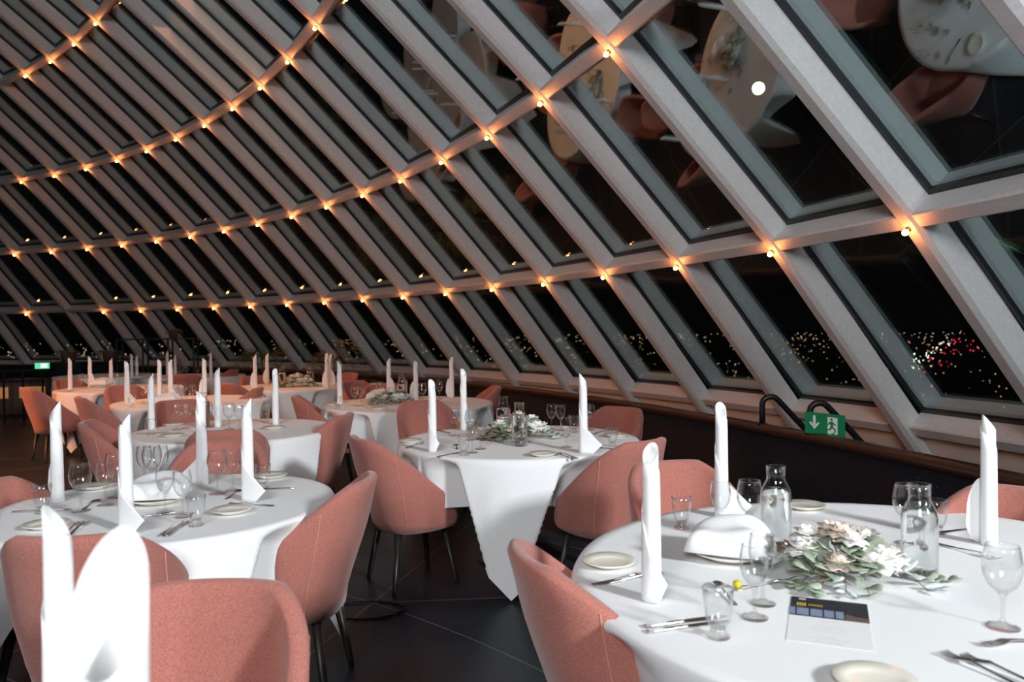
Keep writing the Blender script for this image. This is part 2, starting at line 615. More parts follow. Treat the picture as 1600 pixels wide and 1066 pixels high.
def make_chair():
    root = empty('dining_chair')
    na, nv = 44, 9
    vs, fs = [], []
    T = 0.046
    loop = 2 * nv + 3
    for i in range(na + 1):
        a = -AM + 2 * AM * i / na
        endk = min(1.0, (AM - abs(a)) / math.radians(9))
        th = T * (0.35 + 0.65 * math.sqrt(max(0, endk)))
        ring = [shell_pt(a, j / (nv - 1)) for j in range(nv)]
        topo = ring[-1]
        topi = shell_pt(a, 1.0, th)
        mid = (topo + topi) / 2
        ring[-1] = topo - Vector((0, 0, 0.012))
        ring += [topo * 0.8 + mid * 0.2 + Vector((0, 0, 0.002)), mid + Vector((0, 0, 0.008)), topi * 0.8 + mid * 0.2 + Vector((0, 0, 0.002))]
        inner = []
        for j in range(nv):
            p = shell_pt(a, 1 - j / (nv - 1), th)
            inner.append(p)
        inner[0] = topi - Vector((0, 0, 0.012))
        inner[-1].z += 0.012
        ring += inner
        vs += ring
    for i in range(na):
        for j in range(loop):
            j2 = (j + 1) % loop
            fs.append((i * loop + j, (i + 1) * loop + j, (i + 1) * loop + j2, i * loop + j2))
    fs.append(tuple(range(loop)))
    fs.append(tuple(reversed(range(na * loop, (na + 1) * loop))))
    back = MB().add(vs, fs).build('backrest', 'fabric', root)
    # seams: two upright ones on the back shell, one along the top rim
    for s in (-1, 1):
        a = s * math.radians(58)
        pts = []
        for j in range(14):
            p = shell_pt(a, 0.02 + 0.955 * j / 13)
            nrm = Vector((p.x, p.y, 0)).normalized()
            pts.append(p + nrm * 0.0006)
        MB().tube(pts, 0.0022, 6).build('seam', 'seam', back)
    # seat with its upholstered underside
    vs, fs = [], []
    lay = [(0.60, 0.322, 0), (0.80, 0.325, 0), (0.86, 0.34, 0), (0.93, 0.40, 0), (0.93, 0.445, 0), (0.90, 0.462, 0), (0.80, 0.470, 0), (0.4, 0.476, 0), (0.01, 0.478, 0)]
    ns = 40
    for (k, z, _) in lay:
        for j in range(ns):
            a = 2 * PI * j / ns
            x, y = sup(a)
            by = 0.215 * k if y < 0 else (0.240 if z > 0.36 else 0.205) * k
            bx = 0.232 * k
            vs.append((x * bx, y * by + 0.01, z))
    for i in range(len(lay) - 1):
        for j in range(ns):
            j2 = (j + 1) % ns
            fs.append((i * ns + j, i * ns + j2, (i + 1) * ns + j2, (i + 1) * ns + j))
    fs.append(tuple(reversed(range(ns))))
    fs.append(tuple(range((len(lay) - 1) * ns, len(lay) * ns)))
    MB().add(vs, fs).build('seat', 'fabric', root)
    for sx in (-1, 1):
        for sy in (-1, 1):
            MB().tube([(sx * 0.135, sy * 0.14, 0.34), (sx * 0.185, sy * 0.19, 0.02), (sx * 0.187, sy * 0.192, 0.0)], [0.022, 0.0135, 0.012], 12).build('leg', 'black_wood', root)
    return root


# ------------------------------------------------------------------ round table and its cloth
def make_table(r):
    root = empty('round_table')
    MB().lathe([(0.001, 0.708), (r - 0.082, 0.708), (r - 0.074, 0.714), (r - 0.072, 0.722), (r - 0.076, 0.730), (0.001, 0.730)], 64).build('table_top', 'black_wood', root)
    MB().lathe([(0.045, 0.03), (0.045, 0.67), (0.16, 0.685), (0.16, 0.708)], 24).build('column', 'black_metal', root)
    MB().lathe([(0.001, 0.0), (0.27, 0.0), (0.27, 0.012), (0.06, 0.035), (0.001, 0.035)], 32).build('base', 'black_metal', root)
    return root


def cloth_mesh(r, half, phase, seed):
    """square cloth on a round top: each corner hangs as a flat flap whose sides fold back, the sides hang short"""
    rnd = random.Random(seed)
    NT = 368
    tops = [0.0, 0.3, 0.6, 0.85, 0.96]
    vs, fs = [], []
    ND = 26
    xf0 = [rnd.uniform(0.38, 0.46) * r for _ in range(8)]
    sl = [rnd.uniform(0.26, 0.38) for _ in range(8)]
    fl = [rnd.uniform(0.03, 0.11) for _ in range(4)]
    vs.append((0, 0, 0.75))
    for j in range(NT):
        th = 2 * PI * j / NT
        q = round((th - PI / 4) / (PI / 2))
        tc_ = PI / 4 + q * PI / 2
        dl = th - tc_                              # angle off the nearest corner
        L = half / max(abs(math.cos(th)), abs(math.sin(th)))
        D = max(0.05, L - r)
        for t in tops[1:]:
            vs.append((r * t * math.cos(th + phase), r * t * math.sin(th + phase), 0.75))
        qi = q % 4
        sd = 1 if dl > 0 else -1
        w = smooth((abs(dl) - math.radians(27)) / math.radians(15))
        side = qi * 2 + (1 if sd > 0 else 0)
        for i in range(ND):
            s = i / (ND - 1)
            d = D * s
            deep = smooth(d / 0.10)
            # flat flap in the frame of the corner
            x = (r + d) * math.sin(abs(dl))
            drop = (r + d) * math.cos(dl) - r * math.cos(dl)
            xf = xf0[side] - sl[side] * d
            back = 0.0
            if x > xf:
                e = x - xf
                x = xf - 0.45 * e * deep + e * (1 - deep)
                back = 0.62 * e * deep
            xc = min(x, r * 0.98)
            o = math.sqrt(max(0.0, r * r - xc * xc))
            o = o + (r * 0.985 - o) * 0.55 * smooth(d / 0.30) * (1 - min(1, back * 6)) - back + fl[qi] * d * (1 - w)
            o += 0.010 * math.sin(9 * x + qi) * smooth(d / 0.3)
            px, py = o, sd * x
            # round hanging side
            rr_ = r + 0.02 * d + 0.014 * math.sin(22 * dl + qi) * smooth(d / 0.15) - 0.05 * d
            qx, qy = rr_ * math.cos(dl), rr_ * math.sin(dl)
            X = px + (qx - px) * w
            Y = py + (qy - py) * w
            zd = drop + (d - drop) * w
            e = 0.009 * (1 - math.exp(-d / 0.01))
            k = 1 + e / max(0.1, math.hypot(X, Y))
            z = 0.75 - max(0, zd - 0.008 * (1 - math.exp(-d / 0.02)))
            z = max(z, 0.010)
            c_, s_ = math.cos(tc_ + phase), math.sin(tc_ + phase)
            vs.append(((X * c_ - Y * s_) * k, (X * s_ + Y * c_) * k, z))
    per = len(tops) - 1 + ND
    for j in range(NT):
        j2 = (j + 1) % NT
        fs.append((0, 1 + j * per, 1 + j2 * per))
        for i in range(per - 1):
            fs.append((1 + j * per + i, 1 + j * per + i + 1, 1 + j2 * per + i + 1, 1 + j2 * per + i))
    return MB().add(vs, fs).mesh('tablecloth', 'cloth')


# ------------------------------------------------------------------ rolled napkins
_nap = {}


def napkin_mesh(kind, tip, tail, h):
    key = (kind, round(tip), round(tail), round(h, 2))
    if key in _nap:
        return _nap[key]
    tp, tl = math.radians(tip), math.radians(tail)
    vs, fs = [], []

    def sheet(cols):
        n0 = len(vs)
        m = len(cols[0])
        for c in cols:
            vs.extend(c)
        for i in range(len(cols) - 1):
            for j in range(m - 1):
                fs.append((n0 + i * m + j, n0 + (i + 1) * m + j, n0 + (i + 1) * m + j + 1, n0 + i * m + j + 1))
    NV = 9
    if kind == 'D':                       # wide open cone with a leaf-shaped mouth
        cols = []
        for i in range(41):
            u = -1 + 2 * i / 40
            th = tp + u * math.radians(205)
            rr = 0.037 + 0.002 * u
            zt = h - 0.064 * (1 - math.cos(u * math.radians(205))) - 0.012 * abs(math.sin(u * math.radians(102)))
            cols.append([(rr * math.cos(th) * (0.85 + 0.15 * j / (NV - 1)), rr * math.sin(th) * (0.85 + 0.15 * j / (NV - 1)), zt * j / (NV - 1)) for j in range(NV)])
        sheet(cols)
    else:
        turns = 3.0
        end = tl - PI / 2 if kind in 'BCS' else tl
        n = 96
        cols = []
        ro = 0.0255 if kind != 'C' else 0.0245
        for i in range(n + 1):
            s = i / n
            th = end - (1 - s) * turns * 2 * PI
            rr = 0.014 + (ro - 0.014) * s
            cut = 0.5 - 0.5 * math.cos(th - tp)
            zt = h - 0.052 * cut - 0.012 * (1 - s)
            left = (1 - s) * turns * 2 * PI            # angle still to wrap
            if left < 1.25 * 2 * PI:
                f = left / (1.25 * 2 * PI)
                hh = 0.20 + 0.80 * f ** 0.55 if kind == 'A' else (0.36 + 0.64 * f ** 0.6 if kind in 'BS' else 0.5 + 0.5 * f ** 0.6)
                zt = min(zt, h * hh)
            k = 1.06
            cols.append([(rr * math.cos(th) * (k - 0.1 * j / (NV - 1)), rr * math.sin(th) * (k - 0.1 * j / (NV - 1)), zt * j / (NV - 1)) for j in range(NV)])
        if kind in 'BCS':
            bx, by = ro * math.cos(end), ro * math.sin(end)
            dx, dy = math.cos(tl), math.sin(tl)
            z0 = cols[-1][-1][2]
            m = 14
            for i in range(1, m + 1):
                s = i / m
                if kind in 'BS':                       # pointed triangular tail
                    x = (0.108 if kind == 'B' else 0.05) * s
                    zt = z0 + (0.062 - z0) * min(1, s / 0.86) if s <= 0.86 else 0.062 - (s - 0.86) / 0.14 * 0.012
                    zb = 0.0 if s < 0.55 else 0.05 * ((s - 0.55) / 0.45)
                else:                                   # rounded wing
                    x = 0.062 * s
                    zt = z0 * (0.32 + 0.68 * math.sqrt(max(0, 1 - s ** 2.4)))
                    zb = 0.0 + 0.06 * s ** 4
                cx_ = bx * 1.03 + dx * x - dy * 0.012 * s * s
                cy_ = by * 1.03 + dy * x + dx * 0.012 * s * s
                cols.append([(cx_, cy_, zb + (zt - zb) * j / (NV - 1)) for j in range(NV)])
        sheet(cols)
    me = mesh_of('rolled_napkin', vs, fs, 'napkin')
    _nap[key] = me
    return me


# ------------------------------------------------------------------ glassware, china, cutlery
def make_wine_glass():
    root = empty('wine_glass')
    MB().lathe([(0.0005, 0.0), (0.036, 0.0), (0.037, 0.002), (0.030, 0.004), (0.012, 0.008), (0.006, 0.016), (0.0046, 0.03), (0.0046, 0.06), (0.007, 0.072), (0.011, 0.078), (0.0005, 0.080)], 28).build('stem', 'stemglass', root)
    MB().lathe([(0.004, 0.0775), (0.018, 0.084), (0.031, 0.098), (0.039, 0.117), (0.0425, 0.135), (0.0415, 0.155), (0.037, 0.178), (0.0345, 0.190),
                (0.0335, 0.1905), (0.0358, 0.178), (0.0402, 0.155), (0.0412, 0.135), (0.0378, 0.118), (0.030, 0.1), (0.017, 0.087), (0.002, 0.083)], 32, close=False).build('bowl', 'glass', root)
    return root


def make_slim_glass():
    root = empty('wine_glass')
    MB().lathe([(0.0005, 0.0), (0.032, 0.0), (0.033, 0.002), (0.027, 0.004), (0.011, 0.008), (0.0055, 0.016), (0.0044, 0.03), (0.0044, 0.055), (0.007, 0.068), (0.010, 0.074), (0.0005, 0.076)], 28).build('stem', 'stemglass', root)
    MB().lathe([(0.004, 0.0735), (0.015, 0.081), (0.026, 0.096), (0.0325, 0.116), (0.0345, 0.132), (0.0335, 0.150), (0.030, 0.168), (0.0285, 0.176),
                (0.0275, 0.1765), (0.0288, 0.168), (0.0322, 0.150), (0.0332, 0.132), (0.0313, 0.117), (0.025, 0.098), (0.014, 0.084), (0.002, 0.080)], 32, close=False).build('bowl', 'glass', root)
    return root


def make_tumbler():
    root = empty('water_glass')
    MB().lathe([(0.0005, 0.0), (0.027, 0.0), (0.028, 0.003), (0.022, 0.009), (0.016, 0.015), (0.018, 0.022), (0.0005, 0.024)], 24).build('foot', 'stemglass', root)
    MB().lathe([(0.003, 0.021), (0.018, 0.022), (0.025, 0.034), (0.030, 0.055), (0.0335, 0.085), (0.035, 0.112), (0.034, 0.1125), (0.0323, 0.085), (0.0288, 0.056), (0.0235, 0.036), (0.016, 0.027), (0.001, 0.026)], 32, close=False).build('bowl', 'glass', root)
    return root


def make_carafe():
    root = empty('water_carafe')
    MB().lathe([(0.0005, 0.0), (0.044, 0.0), (0.047, 0.004), (0.0475, 0.03), (0.047, 0.10), (0.0475, 0.165), (0.044, 0.185), (0.034, 0.205), (0.0285, 0.216), (0.028, 0.225), (0.030, 0.258),
                (0.0285, 0.259), (0.0263, 0.226), (0.0268, 0.215), (0.032, 0.204), (0.042, 0.184), (0.0455, 0.164), (0.045, 0.10), (0.0455, 0.03), (0.043, 0.010), (0.0005, 0.009)], 40, close=False).build('bottle', 'glass', root)
    MB().lathe([(0.0005, 0.0105), (0.0425, 0.0115), (0.0448, 0.03), (0.0444, 0.10), (0.0448, 0.164), (0.0425, 0.180), (0.0395, 0.186), (0.0005, 0.186)], 40).build('water', 'water', root)
    return root


PLATE = [(0.0005, 0.004), (0.048, 0.002), (0.05, 0.004), (0.076, 0.0145), (0.078, 0.0165), (0.0765, 0.0185), (0.052, 0.0085), (0.046, 0.007), (0.0005, 0.007)]


def make_plate():
    return MB().lathe(PLATE, 40).build('bread_plate', 'china')


def blade(mb, pts, thick):
    """a flat strip: list of (x, halfwidth, z)"""
    vs, fs = [], []
    for (x, w, z) in pts:
        vs += [(x, -w, z), (x, w, z), (x, w, z + thick), (x, -w, z + thick)]
    n = len(pts)
    for i in range(n - 1):
        for j in range(4):
            j2 = (j + 1) % 4
            fs.append((4 * i + j, 4 * i + j2, 4 * i + 4 + j2, 4 * i + 4 + j))
    fs += [(0, 1, 2, 3), tuple(4 * (n - 1) + j for j in (3, 2, 1, 0))]
    mb.add(vs, fs)


def make_knife():
    root = empty('table_knife')
    mb = MB(); blade(mb, [(-0.105, 0.0075, 0.001), (-0.09, 0.0085, 0.001), (-0.02, 0.0055, 0.001), (-0.005, 0.005, 0.001)], 0.0055); bevel(mb.build('handle', 'steel', root, False), 0.0015)
    mb = MB(); blade(mb, [(-0.005, 0.0045, 0.003), (0.01, 0.0085, 0.003), (0.07, 0.0095, 0.0025), (0.098, 0.007, 0.002), (0.11, 0.002, 0.002)], 0.0018); mb.build('blade', 'steel', root, False)
    return root


def make_fork():
    root = empty('table_fork')
    mb = MB(); blade(mb, [(-0.10, 0.008, 0.001), (-0.085, 0.0085, 0.001), (-0.03, 0.004, 0.004), (0.02, 0.0032, 0.0085), (0.035, 0.004, 0.010)], 0.003); bevel(mb.build('handle', 'steel', root, False), 0.001)
    mb = MB(); blade(mb, [(0.035, 0.004, 0.010), (0.045, 0.011, 0.009), (0.058, 0.0125, 0.006)], 0.002)
    for q in (-1.5, -0.5, 0.5, 1.5):
        n = MB(); blade(n, [(0.057, 0.0022, 0.006), (0.075, 0.0020, 0.003), (0.09, 0.0017, 0.005), (0.098, 0.0008, 0.008)], 0.0018)
        mb.add([(x, y + q * 0.0066, z) for x, y, z in n.v], n.f)
    mb.build('tines', 'steel', root, False)
    return root


def make_spoon():
    root = empty('dessert_spoon')
    mb = MB(); blade(mb, [(-0.08, 0.0065, 0.001), (-0.065, 0.007, 0.001), (-0.02, 0.003, 0.004), (0.03, 0.0026, 0.008), (0.04, 0.003, 0.008)], 0.0025); bevel(mb.build('handle', 'steel', root, False), 0.001)
    vs, fs = [], []
    n, R_ = 20, 5
    for i in range(R_ + 1):
        for j in range(n):
            a = 2 * PI * j / n
            q = i / R_
            vs.append((0.064 + 0.026 * q * math.cos(a), 0.0165 * q * math.sin(a), 0.0015 + 0.0075 * q * q))
    for i in range(R_):
        for j in range(n):
            fs.append((i * n + j, i * n + (j + 1) % n, (i + 1) * n + (j + 1) % n, (i + 1) * n + j))
    o = MB().add(vs, fs).build('spoon_bowl', 'steel', root)
    md = o.modifiers.new('thickness', 'SOLIDIFY'); md.thickness = 0.0012; md.offset = 1
    return root


def make_bread_dish():
    """plate with a folded white napkin heaped over the bread"""
    pl = MB().lathe([(r * 1.5, z * 1.4) for r, z in PLATE], 44).build('bread_plate', 'china')
    vs, fs = [], []
    n = 18
    for i in range(n + 1):
        for j in range(n + 1):
            x, y = -1 + 2 * i / n, -1 + 2 * j / n
            e = max(abs(x), abs(y))
            k = math.sqrt(max(0, 1 - e ** 3.2))
            z = 0.012 + 0.058 * k + 0.004 * math.sin(3 * x + 2 * y) * k + 0.006 * math.sin(5 * y - x)
            vs.append((0.098 * x * (1 - 0.06 * y * y), 0.098 * y * (1 - 0.06 * x * x), max(z, 0.022 if e > 0.75 else z)))
    N_ = (n + 1) ** 2
    for i in range(n):
        for j in range(n):
            fs.append((i * (n + 1) + j, (i + 1) * (n + 1) + j, (i + 1) * (n + 1) + j + 1, i * (n + 1) + j + 1))
    cov = link('bread_napkin', mesh_of('bread_napkin', vs, fs, 'napkin'))
    md = cov.modifiers.new('thickness', 'SOLIDIFY'); md.thickness = 0.004; md.offset = 1
    return pl, cov


# ------------------------------------------------------------------ centrepiece of flowers and leaves
def leaf_geo(mb, base, d, nrm, ln, w, curl=0.2, rnd=0.5):
    d = d.normalized(); side = d.cross(nrm).normalized(); nn = side.cross(d).normalized()
    rows = 6
    vs, fs = [], []
    for i in range(rows + 1):
        s = i / rows
        hw = w * (math.sin(PI * min(1, s ** (0.6 + 0.5 * rnd) * 0.98 + 0.01))) ** 0.65
        c = base + d * ln * s - nn * curl * ln * s * s
        vs += [c - side * hw + nn * hw * 0.18, c - nn * 0.0004, c + side * hw + nn * hw * 0.18]
    for i in range(rows):
        for j in (0, 1):
            fs.append((3 * i + j, 3 * i + j + 1, 3 * i + 4 + j, 3 * i + 3 + j))
    mb.add(vs, fs)


def sprig(name, rnd, start, heading, ln, nleaf, size, matn, root, droop=0.3, wide=0.5, lift=0.3, smin=0.0):
    pts = []
    for i in range(9):
        s = i / 8
        pts.append(Vector((start[0] + math.cos(heading) * ln * s, start[1] + math.sin(heading) * ln * s, max(0.006, start[2] + lift * ln * s - (lift + droop) * ln * s * s))))
    o = MB().tube(pts, [0.0022 * (1 - 0.6 * i / 8) for i in range(9)], 6).build(name, 'stem', root)
    mb = MB()
    for i in range(nleaf):
        s = smin + (1 - smin) * (0.12 + 0.88 * i / (nleaf - 1))
        q = s * 8
        k = min(7, int(q))
        p = pts[k].lerp(pts[k + 1], q - k)
        sd = 1 if i % 2 else -1
        an = heading + sd * rnd.uniform(0.5, 1.25) * (1 - 0.4 * s)
        dd = Vector((math.cos(an), math.sin(an), rnd.uniform(-0.15, 0.7)))
        nr = Vector((rnd.uniform(-0.5, 0.5), rnd.uniform(-0.7, 0.3), 1)).normalized()
        z = size * rnd.uniform(0.75, 1.15) * (1 - 0.35 * s)
        leaf_geo(mb, p, dd, nr, z, z * wide, rnd.uniform(0.0, 0.3))
    vs = [Vector((v[0], v[1], max(v[2], 0.003))) for v in mb.v]
    mb.v = vs
    lf = mb.build('leaf', matn, o)
    md = lf.modifiers.new('thickness', 'SOLIDIFY'); md.thickness = 0.0008
    return o


def rose(rnd, p, r, matn, root):
    mb = MB()
    for ring, (nq, tilt, k) in enumerate(((3, 1.35, 0.55), (5, 1.0, 0.8), (6, 0.55, 1.0), (7, 0.15, 1.1))):
        for j in range(nq):
            an = 2 * PI * j / nq + ring * 0.7 + rnd.uniform(-0.2, 0.2)
            dd = Vector((math.cos(an) * math.cos(tilt), math.sin(an) * math.cos(tilt), math.sin(tilt)))
            nr = Vector((-math.cos(an) * math.sin(tilt), -math.sin(an) * math.sin(tilt), math.cos(tilt)))
            b0 = Vector(p) + Vector((math.cos(an), math.sin(an), 0)) * r * 0.12
            leaf_geo(mb, b0, dd, nr, r * k, r * 0.55 * k, -0.35 + 0.2 * ring, 0.2)
    o = mb.build('flower', matn, root)
    md = o.modifiers.new('thickness', 'SOLIDIFY'); md.thickness = 0.001
    return o


def make_centrepiece(seed, scale=1.0):
    rnd = random.Random(seed)
    root = empty('flower_arrangement')
    R_ = math.radians
    # long eucalyptus arms
    for (x, y, z, hd, ln, n, sz, lift) in ((0.03, -0.02, 0.04, R_(-14), 0.24, 14, 0.042, 0.1), (-0.02, -0.03, 0.05, R_(205), 0.17, 12, 0.05, 0.3), (-0.02, -0.05, 0.05, R_(222), 0.17, 12, 0.045, 0.2),
                                           (0.01, -0.03, 0.06, R_(262), 0.15, 9, 0.055, 0.35), (-0.02, 0.04, 0.04, R_(160), 0.19, 11, 0.045, 0.5), (0.0, 0.04, 0.05, R_(95), 0.15, 11, 0.04, 0.9),
                                           (0.03, 0.03, 0.05, R_(45), 0.15, 10, 0.05, 0.7), (0.02, 0.0, 0.07, R_(10), 0.09, 8, 0.06, 0.6), (-0.03, 0.0, 0.07, R_(185), 0.09, 8, 0.06, 0.7), (0.0, -0.02, 0.08, R_(300), 0.08, 7, 0.06, 0.5)):
        sprig('eucalyptus_sprig', rnd, (x, y, z), hd, ln * scale, n, sz * 1.25, 'leaf', root, 0.4, 0.46, lift * 1.25)
    for (x, y, z, hd, ln, n, sz) in ((0.05, -0.06, 0.035, R_(-38), 0.15, 12, 0.06), (-0.06, 0.02, 0.05, R_(170), 0.14, 12, 0.06), (0.03, 0.06, 0.05, R_(70), 0.13, 10, 0.05), (-0.03, -0.07, 0.03, R_(250), 0.11, 10, 0.05), (0.06, 0.03, 0.05, R_(20), 0.12, 10, 0.05),
                                     (0.0, 0.01, 0.09, R_(120), 0.08, 8, 0.05)):
        sprig('silver_sprig', rnd, (x, y, z), hd, ln * scale, n, sz * 1.3, 'leaf_pale', root, 0.3, 0.17, 0.5)
    for (x, y, z, hd, ln) in ((0.05, 0.04, 0.08, R_(35), 0.09), (-0.07, 0.06, 0.06, R_(150), 0.1), (0.07, 0.0, 0.05, R_(-5), 0.09), (-0.04, -0.06, 0.05, R_(230), 0.06)):
        sprig('dried_sprig', rnd, (x, y, z), hd, ln * scale, 5, 0.05, 'leaf_brown', root, 0.3, 0.3, 0.5)
    for (x, y, z, r, mt) in ((-0.005, 0.0, 0.118, 0.040, 'petal_cream'), (0.08, 0.05, 0.088, 0.044, 'petal'), (0.04, -0.09, 0.055, 0.058, 'petal'), (-0.08, 0.06, 0.095, 0.042, 'petal'), (0.005, -0.045, 0.108, 0.036, 'petal'),
                             (-0.05, -0.09, 0.058, 0.042, 'petal_cream'), (0.09, -0.06, 0.062, 0.048, 'petal'), (-0.11, 0.0, 0.070, 0.045, 'petal'), (0.0, 0.09, 0.10, 0.04, 'petal_cream'), (0.13, 0.0, 0.06, 0.035, 'petal')):
        rose(rnd, (x, y, z), r, mt, root)
    return root


def make_palm(seed, h, spread, nf, cat='plant'):
    rnd = random.Random(seed)
    root = empty('potted_palm')
    pot = MB().lathe([(0.0005, 0.0), (0.12, 0.0), (0.16, 0.26), (0.165, 0.28), (0.15, 0.28), (0.14, 0.25), (0.0005, 0.25)], 24).build('pot', 'pot', root)
    MB().tube([(0, 0, 0.2), (0.02, 0, h * 0.4), (0.0, 0.01, h * 0.62)], [0.02, 0.014, 0.01], 8).build('trunk', 'stem', root)
    for i in range(nf):
        hd = 2 * PI * i / nf + rnd.uniform(-0.3, 0.3)
        z0 = h * rnd.uniform(0.45, 0.62)
        sprig('frond', rnd, (0, 0, z0), hd, spread * rnd.uniform(0.7, 1.1), 26, spread * 0.42, 'leaf_olive', root, rnd.uniform(0.5, 1.2), 0.06, rnd.uniform(0.9, 1.9), 0.15)
    return root


def make_pot_plant(seed):
    rnd = random.Random(seed)
    root = empty('pot_plant')
    MB().lathe([(0.0005, 0.0), (0.07, 0.0), (0.085, 0.13), (0.09, 0.14), (0.08, 0.14), (0.075, 0.125), (0.0005, 0.125)], 20).build('pot', 'pot', root)
    for i in range(9):
        hd = 2 * PI * i / 9 + rnd.uniform(-0.3, 0.3)
        sprig('shoot', rnd, (0.02 * math.cos(hd), 0.02 * math.sin(hd), 0.12), hd, rnd.uniform(0.09, 0.15), 8, 0.06, 'leaf_olive', root, 0.5, 0.3, 1.3)
    return root

# ------------------------------------------------------------------ where things stand (metres)
TABLES = [  # name in the labels, x, y, radius, half width of the cloth, turn of the cloth
    ('table below the lower left corner', -0.87, 0.74, 0.72, 1.0, 10),
    ('front right table', 1.085, 2.14, 0.915, 1.22, 38),
    ('front left table', -1.42, 3.17, 0.66, 0.99, -15),
    ('middle table', 0.035, 4.87, 0.75, 1.06, -49),
    ('second table of the left row', -2, 5.55, 0.7, 1.0, 5),
    ('round table behind the middle table', -1, 7.4, 0.8, 1.08, -38),
    ('third table of the left row', -3.3, 7.95, 0.75, 1.04, 12),
    ('far left table', -5.05, 9.95, 0.75, 1.04, 30),
    ('far table in front of the palms', -2.85, 9.9, 0.75, 1.04, -30),
    ('rearmost table by the tall rack', -5.2, 12.6, 0.8, 1.08, 10),
    ('rear left table before the tall rack', -6.85, 13.05, 0.8, 1.08, 40),
]
CHAIRS = [  # x, y, turn in degrees, label
    (0.332, 2.127, -75, 'left of the front right table, nearest the camera of that table'),
    (0.772, 3.119, -162, 'behind the front right table, partly hidden by two napkins'),
    (1.6, 2.571, -230, 'cut off by the right edge, behind the front right table'),
    (-0.597, 4.468, -58, 'at the left front of the middle table, back turned to the camera'),
    (0.505, 4.309, 40, 'at the right front of the middle table, side turned to the camera'),
    (0.619, 5.548, -221, 'far right of the middle table, by the dark parapet'),
    (-0.644, 6.235, -154, 'at the far left of the middle table, open side facing the camera'),
    (-0.464, 8.033, -259, 'standing by the parapet, right of the table behind the middle table'),
    (-1.682, 9.007, -131, 'far left of the table behind the middle table'),
    (-1.416, 8.379, -174, 'on the far side of the table behind the middle table'),
    (-1.71, 7.221, -76, 'left front of the table behind the middle table, back to the camera'),
    (-1.507, 5.581, 84, 'right of the second left-row table, seen from its side'),
    (-1.849, 5.015, 16, 'in front of the second left-row table, back to the camera'),
    (-1.537, 3.928, -171, 'on the far side of the front left table, facing the camera'),
    (-2.627, 5.366, -74, 'at the left front of the second left-row table'),
    (-2.805, 6.624, -143, 'on the far side of the second left-row table, behind glasses'),
    (-3.861, 7.506, -52, 'left front of the third left-row table'),
    (-4.28, 8.732, -129, 'far left of the third left-row table'),
    (-3.205, 9.328, -32, 'left front of the far table before the palms'),
    (-3.045, 8.311, -264, 'right of the third left-row table, seen from its side'),
    (-3.331, 10.34, -132, 'far left of the far table before the palms'),
    (-4.781, 12.463, 84, 'bright orange, right end of the rearmost table'),
    (-4.821, 11.413, 18, 'in front of the rearmost table by the tall rack'),
    (-5.307, 8.969, -38, 'standing alone at the left edge, back to the camera'),
    (-5.708, 10.229, -113, 'behind the far left table, mostly hidden by napkins'),
    (-2.5, 10.792, -219, 'right of the far table before the palms, glowing orange'),
    (-1.359, 2.593, 6, 'in front of the front left table, in shade behind two napkins'),
    (-0.913, 3.148, 87, 'right of the front left table, black legs in the aisle'),
    (-1.822, 3.138, -85, 'cut off by the left edge, left of the front left table'),
    (-0.704, 1.53, -179, 'nearest the camera at the bottom left, open side forward'),
]
